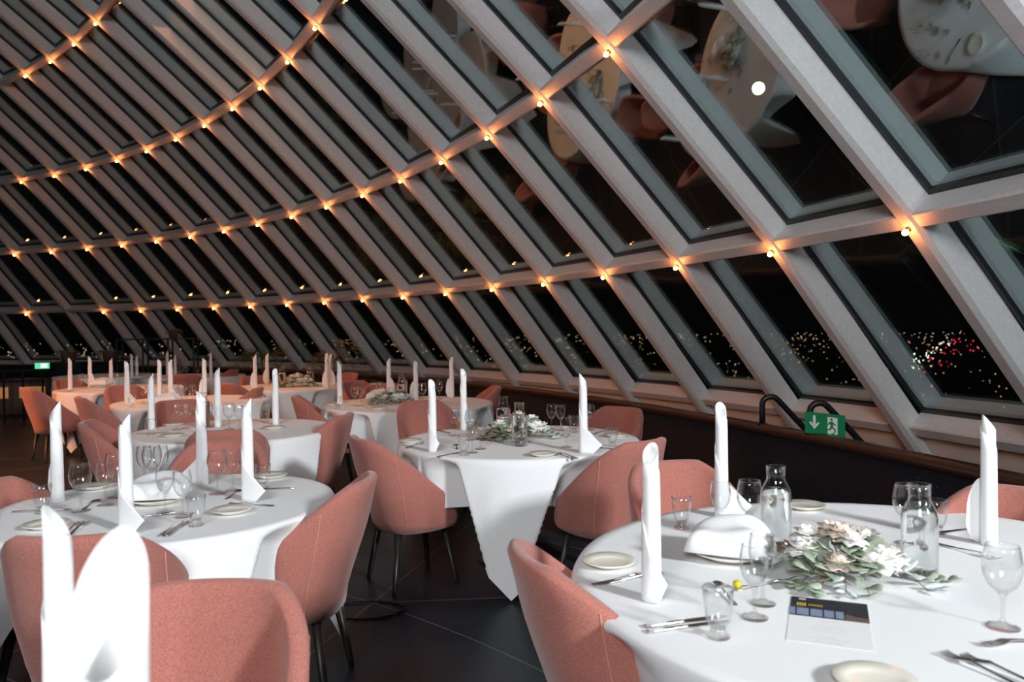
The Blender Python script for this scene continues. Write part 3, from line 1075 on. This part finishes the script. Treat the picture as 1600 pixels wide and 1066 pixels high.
NAPKINS = [  # x, y, height, kind, direction of the tip, direction of the tail, label
    (0.351, 1.973, 0.408, 'S', 60, -35, 'left napkin of the front right table, beside a bread plate'),
    (0.763, 2.83, 0.426, 'B', 90, -20, 'napkin at the back of the front right table, in front of a chair'),
    (1.495, 2.427, 0.418, 'C', 170, 170, 'right napkin of the front right table, wing opened to the left'),
    (-1.907, 3.221, 0.428, 'C', 20, 165, 'left napkin of the front left table, rounded wing at left'),
    (-1.376, 2.735, 0.421, 'B', 10, -25, 'front napkin of the front left table, tail at its foot to the right'),
    (-1.434, 3.549, 0.437, 'B', 170, 172, 'back napkin of the front left table, square tail pointing left'),
    (-1.107, 3.212, 0.433, 'B', 20, -25, 'right napkin of the front left table, triangular tail to the right'),
    (-0.464, 4.439, 0.42, 'S', 120, -20, 'left napkin of the middle table, tall with a small tail'),
    (-0.341, 5.352, 0.435, 'A', 120, 30, 'plain napkin standing at the back left of the middle table'),
    (0.394, 4.326, 0.45, 'B', 160, -15, 'right napkin of the middle table, big triangular tail to the right'),
    (-2.624, 5.605, 0.419, 'A', 30, 0, 'left napkin of the second left-row table, behind a tumbler'),
    (-2.18, 5.707, 0.45, 'A', 40, -40, 'middle napkin of the second left-row table'),
    (-1.788, 5.821, 0.43, 'A', 100, -30, 'right napkin of the second left-row table'),
    (-1.64, 7.325, 0.425, 'A', 170, 20, 'left napkin of the table behind the middle table'),
    (-1.29, 8.062, 0.424, 'C', 20, 5, 'napkin with a small wing, behind greenery on the table behind the middle one'),
    (-0.955, 7.623, 0.405, 'C', 130, 190, 'napkin right of the carafe on the table behind the middle one'),
    (-0.625, 7.932, 0.427, 'C', 60, 185, 'right napkin of the table behind the middle table, wing at left'),
    (-3.826, 7.668, 0.432, 'B', 150, -10, 'left napkin of the third left-row table'),
    (-3.808, 8.339, 0.425, 'A', 150, 40, 'middle napkin of the third left-row table'),
    (-3.594, 8.121, 0.431, 'B', 60, -10, 'napkin with a wide tail on the third left-row table'),
    (-3.345, 8.391, 0.431, 'C', 160, 190, 'right napkin of the third left-row table'),
    (-5.492, 9.595, 0.414, 'A', 170, -20, 'left napkin of the far left table'),
    (-5.602, 10.249, 0.408, 'C', 170, 0, 'middle napkin of the far left table'),
    (-5.427, 10.451, 0.381, 'B', 20, -20, 'right napkin of the far left table, small tail'),
    (-6.235, 12.66, 0.383, 'A', 170, 0, 'left napkin of the pair on the rear left table before the tall rack'),
    (-6.235, 12.833, 0.36, 'A', 20, 0, 'right napkin of the pair on the rear left table before the tall rack'),
    (-5.76, 12.911, 0.412, 'A', 60, 0, 'left napkin of the rearmost table'),
    (-5.576, 12.784, 0.371, 'A', 20, 0, 'middle napkin of the rearmost table'),
    (-4.72, 12.106, 0.421, 'A', 30, 0, 'right napkin of the rearmost table, lit orange'),
    (-3.173, 9.529, 0.434, 'C', 30, 190, 'left napkin of the far table before the palms'),
    (-3.272, 10.316, 0.427, 'C', 30, 185, 'second napkin from the left on the far table before the palms'),
    (-2.291, 9.54, 0.439, 'C', 90, 185, 'front one of the napkin pair right of the far table before the palms'),
    (-2.307, 9.809, 0.415, 'C', 60, 0, 'rear one of the napkin pair right of the far table before the palms'),
    (-0.74, 1.246, 0.429, 'A', 190, -30, 'blurred tall napkin at the lower left corner, closest of the plain rolls'),
    (-0.42, 0.797, 0.491, 'D', 95, 0, 'blurred napkin with a wide leaf-shaped mouth, closest to the camera'),
]
GLASSES = [  # x, y, round or slim bowl, label
    (0.573, 1.843, 'slim', 'front glass of the pair left of the flowers on the front right table'),
    (0.623, 1.936, 'slim', 'rear glass of the pair left of the flowers on the front right table'),
    (1.119, 1.766, 'round', 'large glass near the right edge on the front right table'),
    (0.699, 2.61, 'slim', 'slim glass in front of the back napkin on the front right table'),
    (0.778, 2.543, 'round', 'round glass left of the left carafe on the front right table'),
    (1.25, 2.453, 'round', 'round glass left behind the right carafe on the front right table'),
    (1.305, 2.48, 'slim', 'slim glass hidden behind the neck of the right carafe on the front right table'),
    (-1.714, 3.051, 'round', 'round glass right of the left napkin on the front left table'),
    (-1.669, 3.149, 'slim', 'glass beside a spoon, left of the front napkin on the front left table'),
    (-1.701, 3.295, 'round', 'glass half hidden behind the front napkin on the front left table'),
    (-1.364, 3.012, 'slim', 'left glass of the pair before the white bread napkin on the front left table'),
    (-1.261, 2.934, 'slim', 'right glass of the pair before the white bread napkin on the front left table'),
    (-1.286, 3.347, 'round', 'round glass between the back and right napkins on the front left table'),
    (-1.243, 3.411, 'slim', 'slim glass touching the right napkin on the front left table'),
    (-1.643, 3.505, 'round', 'middle glass of the cluster behind the bread on the front left table'),
    (-1.715, 3.581, 'slim', 'left glass of the cluster behind the bread on the front left table'),
    (-1.635, 3.576, 'slim', 'right glass of the cluster behind the bread on the front left table'),
    (-0.388, 5.099, 'slim', 'glass left of the plain back napkin on the middle table'),
    (-0.263, 4.882, 'round', 'glass seen through behind the front pair on the middle table'),
    (-0.233, 4.375, 'slim', 'left front glass of the left pair on the middle table'),
    (-0.191, 4.511, 'slim', 'right front glass of the left pair on the middle table'),
    (0.266, 5.328, 'slim', 'tall glass behind the flowers, right of the white roses on the middle table'),
    (0.313, 4.544, 'slim', 'glass left of the right napkin on the middle table'),
    (0.326, 5.289, 'slim', 'glass at the back, left of the right napkin on the middle table'),
    (0.529, 5.303, 'slim', 'glass peeping out behind the right napkin on the middle table'),
    (-2.435, 5.587, 'round', 'left glass of the left pair on the second left-row table'),
    (-2.394, 5.655, 'slim', 'right glass of the left pair on the second left-row table'),
    (-2.218, 5.428, 'slim', 'glass before the tall glass cluster on the second left-row table'),
    (-2.055, 5.586, 'round', 'left glass of the right pair on the second left-row table'),
    (-1.965, 5.542, 'slim', 'right glass of the right pair on the second left-row table'),
    (-2.263, 5.715, 'round', 'glass hidden right of the back napkin, on the second left-row table'),
    (-1.484, 7.244, 'slim', 'left glass of the front pair on the table behind the middle one'),
    (-1.417, 7.235, 'slim', 'right glass of the front pair on the table behind the middle one'),
    (-1.421, 7.896, 'slim', 'left glass of the rear pair on the table behind the middle one'),
    (-1.354, 7.887, 'slim', 'right glass of the rear pair on the table behind the middle one'),
    (-0.868, 7.414, 'round', 'glass right of the second napkin on the table behind the middle one'),
    (-0.801, 7.603, 'slim', 'glass behind the tall front napkin on the table behind the middle one'),
    (-0.738, 7.802, 'slim', 'glass left of the right napkin on the table behind the middle one'),
    (-3.376, 7.878, 'round', 'left glass of the cluster on the third left-row table'),
    (-3.145, 7.453, 'slim', 'front glass of the cluster on the third left-row table'),
    (-3.229, 7.79, 'slim', 'right glass of the cluster on the third left-row table'),
    (-3.724, 7.787, 'slim', 'glass between the two left napkins of the third left-row table'),
    (-5.607, 10.028, 'round', 'left glass of the pair on the far left table'),
    (-5.534, 10.017, 'slim', 'right glass of the pair on the far left table'),
    (-5.267, 10.307, 'slim', 'glass at the right end of the far left table'),
    (-6.258, 12.606, 'round', 'left glass of the pair on the rear left table before the tall rack'),
    (-6.208, 12.683, 'slim', 'right glass of the pair on the rear left table before the tall rack'),
    (-5.224, 12.207, 'slim', 'left glass beside the carafe of the rearmost table'),
    (-5.146, 12.191, 'slim', 'right glass beside the carafe of the rearmost table'),
    (-5.021, 12.329, 'slim', 'glass left of the right napkin of the rearmost table'),
]
TUMBLERS = [  # x, y, label
    (0.581, 2.675, 'behind the left napkin of the front right table'),
    (0.456, 1.731, 'in front of two knives on the front right table'),
    (1.409, 2.569, 'right behind the right carafe of the front right table'),
    (-1.853, 3.027, 'left of the left napkin of the front left table'),
    (-1.153, 2.795, 'beside two knives at the front of the front left table'),
    (-1.121, 3.445, 'right of the right napkin of the front left table'),
    (-0.275, 4.289, 'at the left front of the middle table'),
    (0.584, 4.546, 'at the right end of the middle table'),
    (0.409, 5.182, 'behind the right napkin of the middle table'),
    (-2.492, 5.322, 'in front of the left napkin of the second left-row table'),
    (-1.935, 6.037, 'left of the right napkin of the second left-row table'),
    (-1.578, 6.964, 'before the left napkin of the table behind the middle one'),
    (-3.647, 7.393, 'in front of the left napkin of the third left-row table'),
]
CARAFES = [  # x, y, label
    (0.823, 2.421, 'glass carafe of water left of the flowers on the front right table'),
    (1.116, 2.122, 'glass carafe of water right of the flowers on the front right table'),
    (-0.062, 5.039, 'rear glass carafe of water on the middle table'),
    (0.038, 4.616, 'front glass carafe of water before the flowers of the middle table'),
    (-1.059, 7.375, 'glass carafe of water on the table behind the middle one'),
    (-1.135, 8.003, 'glass carafe hidden behind another on the table behind the middle one'),
    (-2.889, 9.69, 'left glass carafe on the far table before the palms'),
    (-2.609, 9.971, 'right glass carafe on the far table before the palms'),
    (-5.591, 12.966, 'glass carafe on the rearmost table by the tall rack'),
    (-2.293, 5.718, 'glass carafe among glasses on the second left-row table'),
]
PLATES = [  # x, y, label
    (0.278, 2.266, 'at the left end of the front right table'),
    (1.107, 2.943, 'at the back of the front right table, by the parapet'),
    (0.693, 1.482, 'cut off by the bottom edge, on the front right table'),
    (-1.698, 2.794, 'at the left of the front left table, behind the blurred napkin'),
    (-1.901, 3.492, 'between the left and front napkins of the front left table'),
    (-1.095, 2.987, 'at the right front of the front left table'),
    (-1.163, 3.7, 'behind the right tumbler of the front left table'),
    (-0.641, 4.804, 'at the left end of the middle table'),
    (0.161, 4.234, 'at the front edge of the middle table'),
    (0.657, 4.945, 'at the right end of the middle table'),
    (-2.297, 5.209, 'at the front of the second left-row table'),
    (-2.571, 5.839, 'behind the left tumbler of the second left-row table'),
    (-1.721, 5.554, 'under the right napkin of the second left-row table'),
    (-1.707, 7.272, 'left of the left napkin on the table behind the middle one'),
    (-1.191, 6.862, 'at the front of the table behind the middle one'),
    (-5.517, 9.501, 'at the left end of the far left table'),
]
KNIVES = [  # x, y, turn in degrees, label
    (0.401, 1.817, 16, 'rear knife of the pair at the left front of the front right table'),
    (0.402, 1.786, 16, 'front knife of the pair at the left front of the front right table'),
    (1.513, 2.595, 20, 'knife behind the right carafe of the front right table'),
    (-1.872, 3.05, 9, 'knife at the left napkin of the front left table'),
    (-1.222, 2.748, 94, 'left knife of the pair at the front edge of the front left table'),
    (-1.199, 2.747, 94, 'right knife of the pair at the front edge of the front left table'),
    (-1.077, 3.423, -179, 'knife right of the right napkin of the front left table'),
    (-0.353, 4.312, 53, 'knife before the left napkin of the middle table'),
    (-0.472, 5.274, -59, 'knife behind the left napkin of the middle table'),
    (0.527, 4.466, 136, 'knife beside the tumbler at the right of the middle table'),
    (-2.524, 5.406, 24, 'knife before the left napkin of the second left-row table'),
]
FORKS = [  # x, y, turn in degrees, label
    (0.3, 2.13, 25, 'upper fork of the pair beside the left napkin of the front right table'),
    (0.321, 2.126, 20, 'lower fork of the pair beside the left napkin of the front right table'),
    (1.381, 2.347, -65, 'fork before the right napkin of the front right table'),
    (1.107, 1.672, -173, 'fork lying across the right edge of the front right table'),
    (0.939, 1.531, 112, 'left fork of the pair at the bottom edge of the front right table'),
    (0.977, 1.519, 115, 'right fork of the pair at the bottom edge of the front right table'),
    (0.677, 2.067, 20, 'dessert fork behind the glass pair of the front right table'),
    (-1.583, 2.755, 102, 'left fork of the pair at the left front of the front left table'),
    (-1.56, 2.754, 101, 'right fork of the pair at the left front of the front left table'),
    (-1.06, 3.109, 168, 'fork behind the right plate of the front left table'),
    (-1.322, 2.957, 9, 'fork under the glass pair of the front left table'),
    (0.275, 4.196, 119, 'left fork of the pair at the front of the middle table'),
    (0.297, 4.217, 117, 'right fork of the pair at the front of the middle table'),
    (-0.595, 4.655, 66, 'fork at the left plate of the middle table'),
    (0.588, 5.153, 55, 'fork at the far right of the middle table'),
]
SPOONS = [  # x, y, turn in degrees, label
    (0.547, 2, 92, 'behind the front tumbler of the front right table'),
    (-1.725, 3.136, 99, 'right of the round glass of the front left table'),
    (-1.202, 3.304, 88, 'left of the right napkin of the front left table'),
    (-0.336, 4.575, 95, 'left of the glass pair of the middle table'),
    (-1.389, 7.109, 140, 'at the front of the table behind the middle one'),
]
BREAD = [  # x, y, turn, label
    (0.651, 2.327, -25, 'front right table'),
    (-1.473, 3.185, 10, 'front left table'),
    (-1.318, 7.604, 0, 'table behind the middle one'),
    (-3.342, 7.478, 0, 'third left-row table'),
    (-5.444, 10.223, 0, 'far left table'),
]
FLOWERS = [  # x, y, turn, scale, label
    (0.917, 2.147, 0, 1.0, 'front right table'),
    (0.042, 4.97, 10, 1.15, 'middle table'),
    (-1.158, 7.388, 5, 1.1, 'table behind the middle one'),
    (-2.741, 9.882, 0, 1.2, 'far table before the palms'),
]

# ------------------------------------------------------------------ furnish the room
for (nm, x, y, r, half, turn) in TABLES:
    t = make_table(r)
    t.location = (x, y, 0)
    tag(t, 'round black table under the white cloth of the ' + nm, 'table', 'round tables')
    o = link('tablecloth', cloth_mesh(r, half, math.radians(turn), int(r * 1000 + abs(x) * 77)))
    o.location = (x, y, 0)
    tag(o, 'white square cloth draped over the ' + nm, 'tablecloth', 'white tablecloths')

chair = make_chair()
for (x, y, a, lab) in CHAIRS:
    place(chair, (x, y, 0), math.radians(a), 'salmon tub chair ' + lab, 'chair', 'salmon dining chairs')

for (x, y, h, kind, tip, tail, lab) in NAPKINS:
    o = link('rolled_napkin', napkin_mesh(kind, tip, tail, h))
    o.location = (x, y, 0.7515)
    md = o.modifiers.new('thickness', 'SOLIDIFY')
    md.thickness = 0.0012
    md.offset = 0
    tag(o, 'white upright ' + lab if lab.startswith(('napkin', 'plain')) is False else 'white upright ' + lab, 'napkin', 'rolled napkins on the tables')

round_g, slim_g = make_wine_glass(), make_slim_glass()
for (x, y, kind, lab) in GLASSES:
    place(round_g if kind == 'round' else slim_g, (x, y, 0.7512), 0, 'stemmed ' + lab, 'wine glass', 'wine glasses on the tables')
tumbler = make_tumbler()
for (x, y, lab) in TUMBLERS:
    place(tumbler, (x, y, 0.7512), 0, 'small footed water glass ' + lab, 'water glass', 'water glasses on the tables')
carafe = make_carafe()
for (x, y, lab) in CARAFES:
    place(carafe, (x, y, 0.7512), 0, lab, 'carafe', 'water carafes on the tables')
plate = make_plate()
for (x, y, lab) in PLATES:
    place(plate, (x, y, 0.7512), 0, 'small cream bread plate ' + lab, 'plate', 'bread plates on the tables')
for (protof, rows, pre, cat, grp) in ((make_knife, KNIVES, 'steel ', 'knife', 'table knives'), (make_fork, FORKS, 'steel ', 'fork', 'table forks'), (make_spoon, SPOONS, 'steel dessert spoon ', 'spoon', 'dessert spoons')):
    pr_ = protof()
    for (x, y, a, lab) in rows:
        place(pr_, (x, y, 0.7512), math.radians(a), pre + lab, cat, grp)
pl0, cov0 = make_bread_dish()
for (x, y, a, lab) in BREAD:
    place(pl0, (x, y, 0.7512), 0, 'cream plate under the heaped bread napkin of the ' + lab, 'plate', 'bread dishes')
    q = place(cov0, (x, y, 0.7522), math.radians(a), 'folded white napkin heaped over bread on the ' + lab, 'napkin', 'bread napkins')
    q.scale = (1.22, 1.18, 1.5)
fl = None
for (x, y, a, sc, lab) in FLOWERS:
    if fl is None:
        fl = make_centrepiece(5)
    o = place(fl, (x, y, 0.7512), math.radians(a), 'eucalyptus and white flower centrepiece of the ' + lab, 'flowers', 'flower centrepieces')
    o.scale = (sc, sc, sc)

# menu on the front right table: white sheet with a dark picture across its head
mx = Matrix.Translation((0.748, 1.835, 0.7504)) @ Matrix.Rotation(math.radians(-22), 4, 'Z')
menu = empty('menu_card')
menu.matrix_world = mx
tag(menu, 'menu sheet with a dark photo header before the flowers of the front right table', 'menu')
MB().box((0, -0.0225, 0.0006), (0.178, 0.30, 0.0008)).build('sheet', 'paper', menu, False)
hd = MB().box((0, 0.060, 0.0012), (0.178, 0.135, 0.0004)).build('header_photo', 'card_dark', menu, False)
mb = MB()
for i, (x0, x1) in enumerate(((-0.089, -0.076), (-0.072, -0.045), (-0.041, -0.014), (-0.010, 0.012), (0.016, 0.034))):
    mb.prism([(x0, 0.000), (x1, 0.000), (x1 - 0.001, 0.048), (x0 - 0.001, 0.048)], 0.0014, 0.0016)
mb.build('sky', 'card_sky', hd, False)
MB().prism([(0.036, -0.006), (0.089, -0.006), (0.089, 0.020), (0.06, 0.024), (0.038, 0.038)], 0.0014, 0.0016).build('hillside', 'card_brown', hd, False)
mb = MB()
for k in range(4):                       # unreadable gold title, bold part then fine part
    mb.box((-0.072 + 0.0058 * k, 0.074, 0.0015), (0.0042, 0.022, 0.0003))
for k in range(11):
    mb.box((-0.046 + 0.0031 * k, 0.075, 0.0015), (0.0018, 0.009 + 0.004 * (k % 2), 0.0003))
mb.build('title', 'card_gold', hd, False)
MB().box((-0.062, 0.113, 0.0015), (0.016, 0.012, 0.0003)).build('emblem', 'card_grey', hd, False)
mb = MB()
for k, w in enumerate((0.03, 0.0, 0.06, 0.075, 0.05, 0.0, 0.03, 0.08, 0.06)):
    if w:
        mb.box((0.0, -0.030 - 0.016 * k, 0.0012), (w, 0.002, 0.0003))
mb.build('text_line', 'card_grey', menu, False)
# menu on the middle table
m2 = copy_tree(menu)
m2.location = (-0.12, 4.86, 0.7514)
m2.rotation_euler = (0, 0, math.radians(20))
tag(m2, 'dark-headed menu sheet left of the flowers on the middle table', 'menu')

# small yellow flower head by the wine glasses
p = empty('yellow_flower', (0.592, 2.05, 0.7512))
tag(p, 'small yellow flower head lying behind the front wine glasses', 'flower')
MB().lathe([(0.0005, 0.0), (0.008, 0.003), (0.0125, 0.011), (0.010, 0.019), (0.0005, 0.023)], 14).build('flower', 'yellow', p)
MB().tube([(0.0, 0, 0.006), (0.03, 0.012, 0.003), (0.055, 0.018, 0.002)], 0.0013, 6).build('stalk', 'stem', p)

# coiled cable with two plugs on the floor
p = empty('power_cable', (-0.78, 3.98, 0))
tag(p, 'thin black cable lying in a loop on the slate floor', 'cable')
MB().tube([(0.21 * math.cos(2 * PI * i / 40) * (1 + 0.02 * math.sin(i)), 0.125 * math.sin(2 * PI * i / 40), 0.005) for i in range(2, 40)], 0.0045, 8).build('cord', 'black_metal', p)
for an in (-0.9, -0.35):
    q = Matrix.Translation((0.21 * math.cos(an), 0.125 * math.sin(an), 0.009)) @ Matrix.Rotation(an + PI / 2 - 0.25, 4, 'Z')
    MB().box((0, 0, 0), (0.05, 0.017, 0.015), q).build('plug', 'black_metal', p, False)


# ------------------------------------------------------------------ along the parapet
def rail_pt(x_or_a, r=20.09, z=0.72):
    return Vector((DC.x + r * math.cos(x_or_a), DC.y + r * math.sin(x_or_a), z))


def ang(x, y):
    return math.atan2(y - DC.y, x - DC.x)


for (x, y, lab) in ((1.60, 5.46, 'left of the green exit sign'), (1.88, 5.02, 'rising behind the green exit sign')):
    a = ang(x, y)
    p = empty('grab_rail', (0, 0, 0))
    tag(p, 'black bent tube handrail on the parapet ' + lab, 'handrail', 'bent handrails on the parapet')
    p0 = rail_pt(a, 20.09, 0.74)
    tg = Vector((-math.sin(a), math.cos(a), 0)); ot = Vector((math.cos(a), math.sin(a), 0))
    # upright on the rail, bend, then sloping down outward to the ledge
    path = [p0 + Vector((0, 0, z)) for z in (0.0, 0.08, 0.15)]
    path += [p0 + ot * 0.03 * (1 - math.cos(q)) * 1.7 - tg * 0.03 * (1 - math.cos(q)) + Vector((0, 0, 0.15 + 0.055 * math.sin(q))) for q in (0.5, 1.0, 1.6, 2.1, 2.5)]
    e = path[-1]
    f = p0 + ot * 0.62 - tg * 0.22 + Vector((0, 0, -0.42))
    path += [e.lerp(f, 0.15), e.lerp(f, 0.6), f]
    p.location = p0
    MB().tube([q - p0 for q in path], 0.021, 12).build('tube', 'black_metal', p)
    MB().lathe([(0.0005, 0.0), (0.036, 0.0), (0.036, 0.014), (0.0005, 0.014)], 20).build('flange', 'black_metal', p)

# green running-man sign
p = empty('exit_sign')
sx = Vector((0.205, -0.19, -0.012)); 
o0 = Vector((1.893, 5.010, 0.892))
# sign plane: origin top left, axes along its width and down
wv = Vector((0.190, -0.205, -0.010)).normalized()
dv = Vector((0.06, 0.05, -1)).normalized()
dv = (dv - wv * dv.dot(wv)).normalized()
nv_ = wv.cross(-dv).normalized()
mx = Matrix(((wv.x, -dv.x, nv_.x, o0.x), (wv.y, -dv.y, nv_.y, o0.y), (wv.z, -dv.z, nv_.z, o0.z), (0, 0, 0, 1)))
p.matrix_world = mx
tag(p, 'green emergency exit sign with arrow and running man on the parapet', 'exit sign')
W_, H_ = 0.262, 0.142
bevel(MB().box((W_ / 2, -H_ / 2, -0.004), (W_, H_, 0.008)).build('board', 'sign_green', p, False), 0.002)
mb = MB()
mb.box((0.065, -0.050, 0.0008), (0.017, 0.062, 0.001))
mb.prism([(0.065, -0.108), (0.030, -0.066), (0.040, -0.060), (0.065, -0.088), (0.090, -0.060), (0.100, -0.066)], 0.0003, 0.0013)
mb.build('arrow', 'sign_white', p, False)
mb = MB()
mb.prism([(0.152, -0.020), (0.216, -0.020), (0.216, -0.128), (0.195, -0.128), (0.195, -0.114), (0.175, -0.128), (0.152, -0.128)], 0.0003, 0.0012)
mb.build('doorway', 'sign_white', p, False)
mb = MB()
mb.prism([(0.178 + 0.0085 * math.cos(2 * PI * i / 14), -0.034 + 0.0085 * math.sin(2 * PI * i / 14)) for i in range(14)], 0.0008, 0.0018)
mb.prism([(0.166, -0.046), (0.186, -0.046), (0.190, -0.078), (0.172, -0.080)], 0.0008, 0.0018)
mb.prism([(0.184, -0.047), (0.208, -0.066), (0.203, -0.072), (0.180, -0.058)], 0.0008, 0.0018)
mb.prism([(0.170, -0.047), (0.150, -0.066), (0.155, -0.072), (0.174, -0.058)], 0.0008, 0.0018)
mb.prism([(0.180, -0.076), (0.206, -0.094), (0.202, -0.118), (0.194, -0.118), (0.196, -0.098), (0.172, -0.084)], 0.0008, 0.0018)
mb.prism([(0.172, -0.078), (0.184, -0.084), (0.170, -0.104), (0.144, -0.106), (0.144, -0.098), (0.164, -0.096)], 0.0008, 0.0018)
mb.build('running_figure', 'sign_green', p, False)
for q in (0.05, 0.21):
    MB().box((q, -H_ - 0.015, -0.004), (0.014, 0.04, 0.004)).build('bracket', 'black_metal', p, False)

# far left: tall open rack with a pot plant, a low railing, plants, small lit exit sign
def rack(loc, turn, w, d, h, shelves, label):
    p = empty('open_rack', loc, math.radians(turn))
    tag(p, label, 'rack')
    for sx_ in (-1, -0.33, 0.33, 1):
        for sy in (-1, 1):
            MB().box((sx_ * (w / 2 - 0.015), sy * (d / 2 - 0.015), h / 2), (0.03, 0.03, h)).build('post', 'black_metal', p, False)
    for z in shelves:
        MB().box((0, 0, z), (w, d, 0.025)).build('shelf', 'black_metal', p, False)
    return p


rack((-6.55, 14.3, 0), 10, 1.35, 0.35, 1.36, (0.15, 0.62, 1.3475), 'tall open black rack standing behind the rearmost table')
pp = make_pot_plant(2)
pp.location = (-6.28, 14.35, 1.36)
tag(pp, 'small plant in a dark pot on top of the tall black rack', 'plant')
for i, (x, y, w, lab) in enumerate(((-8.12, 14.15, 1.5, 'low black planter box under the left plant'), (-7.38, 14.2, 0.6, 'low black planter box under the right plant'))):
    b_ = MB().box((0, 0, 0.475), (0.55, 0.3, 0.95)).build('planter_box', 'black_metal', None, False)
    b_.location = (x + 0.02, y, 0)
    tag(b_, lab + ', left of the tall rack', 'planter')
    q = make_pot_plant(10 + i)
    q.location = (x, y, 0.95)
    q.scale = (1.6, 1.6, 1.25)
    tag(q, 'leafy green plant on the %s low planter box far left' % ('left' if i == 0 else 'right'), 'plant')
q = make_palm(4, 1.75, 0.55, 11)
q.location = (-4.38, 13.5, 0)
tag(q, 'palm with drooping fronds left behind the far table', 'plant', 'palms behind the far table')
q = make_palm(9, 1.9, 0.5, 12)
q.location = (-2.66, 11.7, 0)
tag(q, 'taller yellowish palm right behind the far table', 'plant', 'palms behind the far table')

p = empty('low_railing', (-9.5, 12.7, 0), math.radians(8))
tag(p, 'low black railing with slim bars at the far left', 'railing')
MB().box((0, 0, 0.86), (3.5, 0.05, 0.04)).build('top_rail', 'black_metal', p, False)
MB().box((0, 0, 0.12), (3.5, 0.04, 0.03)).build('bottom_rail', 'black_metal', p, False)
bar = MB().box((0, 0, 0.43), (0.025, 0.025, 0.86)).mesh('bar', 'black_metal', False)
for k in range(12):
    o = link('bar', bar, p)
    o.location = (-1.65 + 0.3 * k, 0, 0)
p = empty('stand_in_counter', (-9.6, 14.0, 0), math.radians(12))  # made-up counter, added to carry the orange glow beyond the railing
tag(p, 'dark stand-in counter with added amber glow patches behind the low railing', 'counter')
MB().box((0, 0, 0.30), (3.6, 0.5, 0.60)).build('body', 'core', p, False)
MB().box((0, 0, 0.625), (3.7, 0.56, 0.05)).build('worktop', 'black_wood', p, False)
for k in range(6):
    MB().box((-1.5 + 0.6 * k, -0.256, 0.42), (0.42, 0.012, 0.20)).build('glow_patch', 'amber_glow', p, False)
p = empty('exit_sign', (-8.24, 13.55, 0.86), math.radians(20))
tag(p, 'small lit green exit sign far left above the railing', 'exit sign')
MB().box((0, 0, 0.05), (0.22, 0.03, 0.10)).build('box', 'sign_lit', p, False)
MB().box((0.03, -0.016, 0.05), (0.10, 0.003, 0.075)).build('figure_panel', 'sign_lit_white', p, False)
MB().box((0, 0, -0.43), (0.03, 0.02, 0.86)).build('post', 'black_metal', p, False)

# ------------------------------------------------------------------ night outside: dark ground, town lights, the moon
mb = MB()
mb.add(*ring_strip(30, -30.0, 6000, -30.0, -0.7, 2.6, 60))
tag(mb.build('ground', 'ground', smooth=False), kind='structure')
rnd = random.Random(21)


def town(name, n, colour, strength, az_rng, d_rng, size, label, clusters=None):
    m_ = mat(name + '_glow', colour, 0.5, emit=colour, emit_s=strength)
    M[name] = m_
    mb = MB()
    for i in range(n):
        if clusters:
            c_ = rnd.choice(clusters)
            a = c_[0] + rnd.gauss(0, c_[2])
            d = c_[1] * math.exp(rnd.gauss(0, c_[3]))
        else:
            a = rnd.uniform(*az_rng)
            d = d_rng[0] * (d_rng[1] / d_rng[0]) ** rnd.random()
            if rnd.random() < 0.55:
                a = round(a * 14) / 14 + rnd.gauss(0, 0.012)
        r = size * d * rnd.uniform(0.5, 1.3)
        c = Vector((d * math.sin(a), d * math.cos(a), -30 + rnd.uniform(3, 11)))
        mb.add([c + Vector(q) * r for q in ((1, 0, 0), (-1, 0, 0), (0, 1, 0), (0, -1, 0), (0, 0, 1), (0, 0, -1))],
               [(0, 2, 4), (2, 1, 4), (1, 3, 4), (3, 0, 4), (2, 0, 5), (1, 2, 5), (3, 1, 5), (0, 3, 5)])
    o = mb.build(name, name, None, False)
    tag(o, label, 'town lights', 'lights of the town', 'stuff')


town('town_lights', 1100, (1.0, 0.70, 0.42), 2.4, (-0.75, 0.66), (330, 2600), 0.0006, 'white and amber lights of the town beyond the glass')
town('street_lamps', 260, (1.0, 0.42, 0.12), 3.2, (-0.75, 0.66), (260, 2200), 0.0007, 'orange street lamps scattered through the dark town')
town('blue_lights', 60, (0.7, 0.8, 1.0), 2.4, (-0.75, 0.66), (400, 2600), 0.0007, 'few cold white lights scattered through the town')
town('car_lights', 34, (1.0, 0.93, 0.75), 6.0, None, None, 0.0008, 'white headlamp cluster on the road far right', [(0.50, 760, 0.011, 0.22), (0.487, 600, 0.006, 0.15), (0.51, 1100, 0.012, 0.1)])
town('tail_lights', 30, (1.0, 0.04, 0.05), 4.0, None, None, 0.0009, 'red tail lamp cluster on the road far right', [(0.528, 800, 0.012, 0.2), (0.50, 620, 0.012, 0.25), (0.52, 1100, 0.012, 0.1)])

moon = MB().lathe([(20 * math.sin(PI * i / 16) + 0.0005, -20 * math.cos(PI * i / 16)) for i in range(17)], 24).mesh('moon')
M['moon'] = mat('moon_glow', (1, 0.95, 0.8), 0.5, emit=(1.0, 0.93, 0.72), emit_s=9)
moon.materials.append(M['moon'])
o = link('moon', moon)
o.location = Vector((0.2936, 0.9141, 0.2801)) * 2800
tag(o, 'bright moon glowing through a pane high on the right', 'moon')
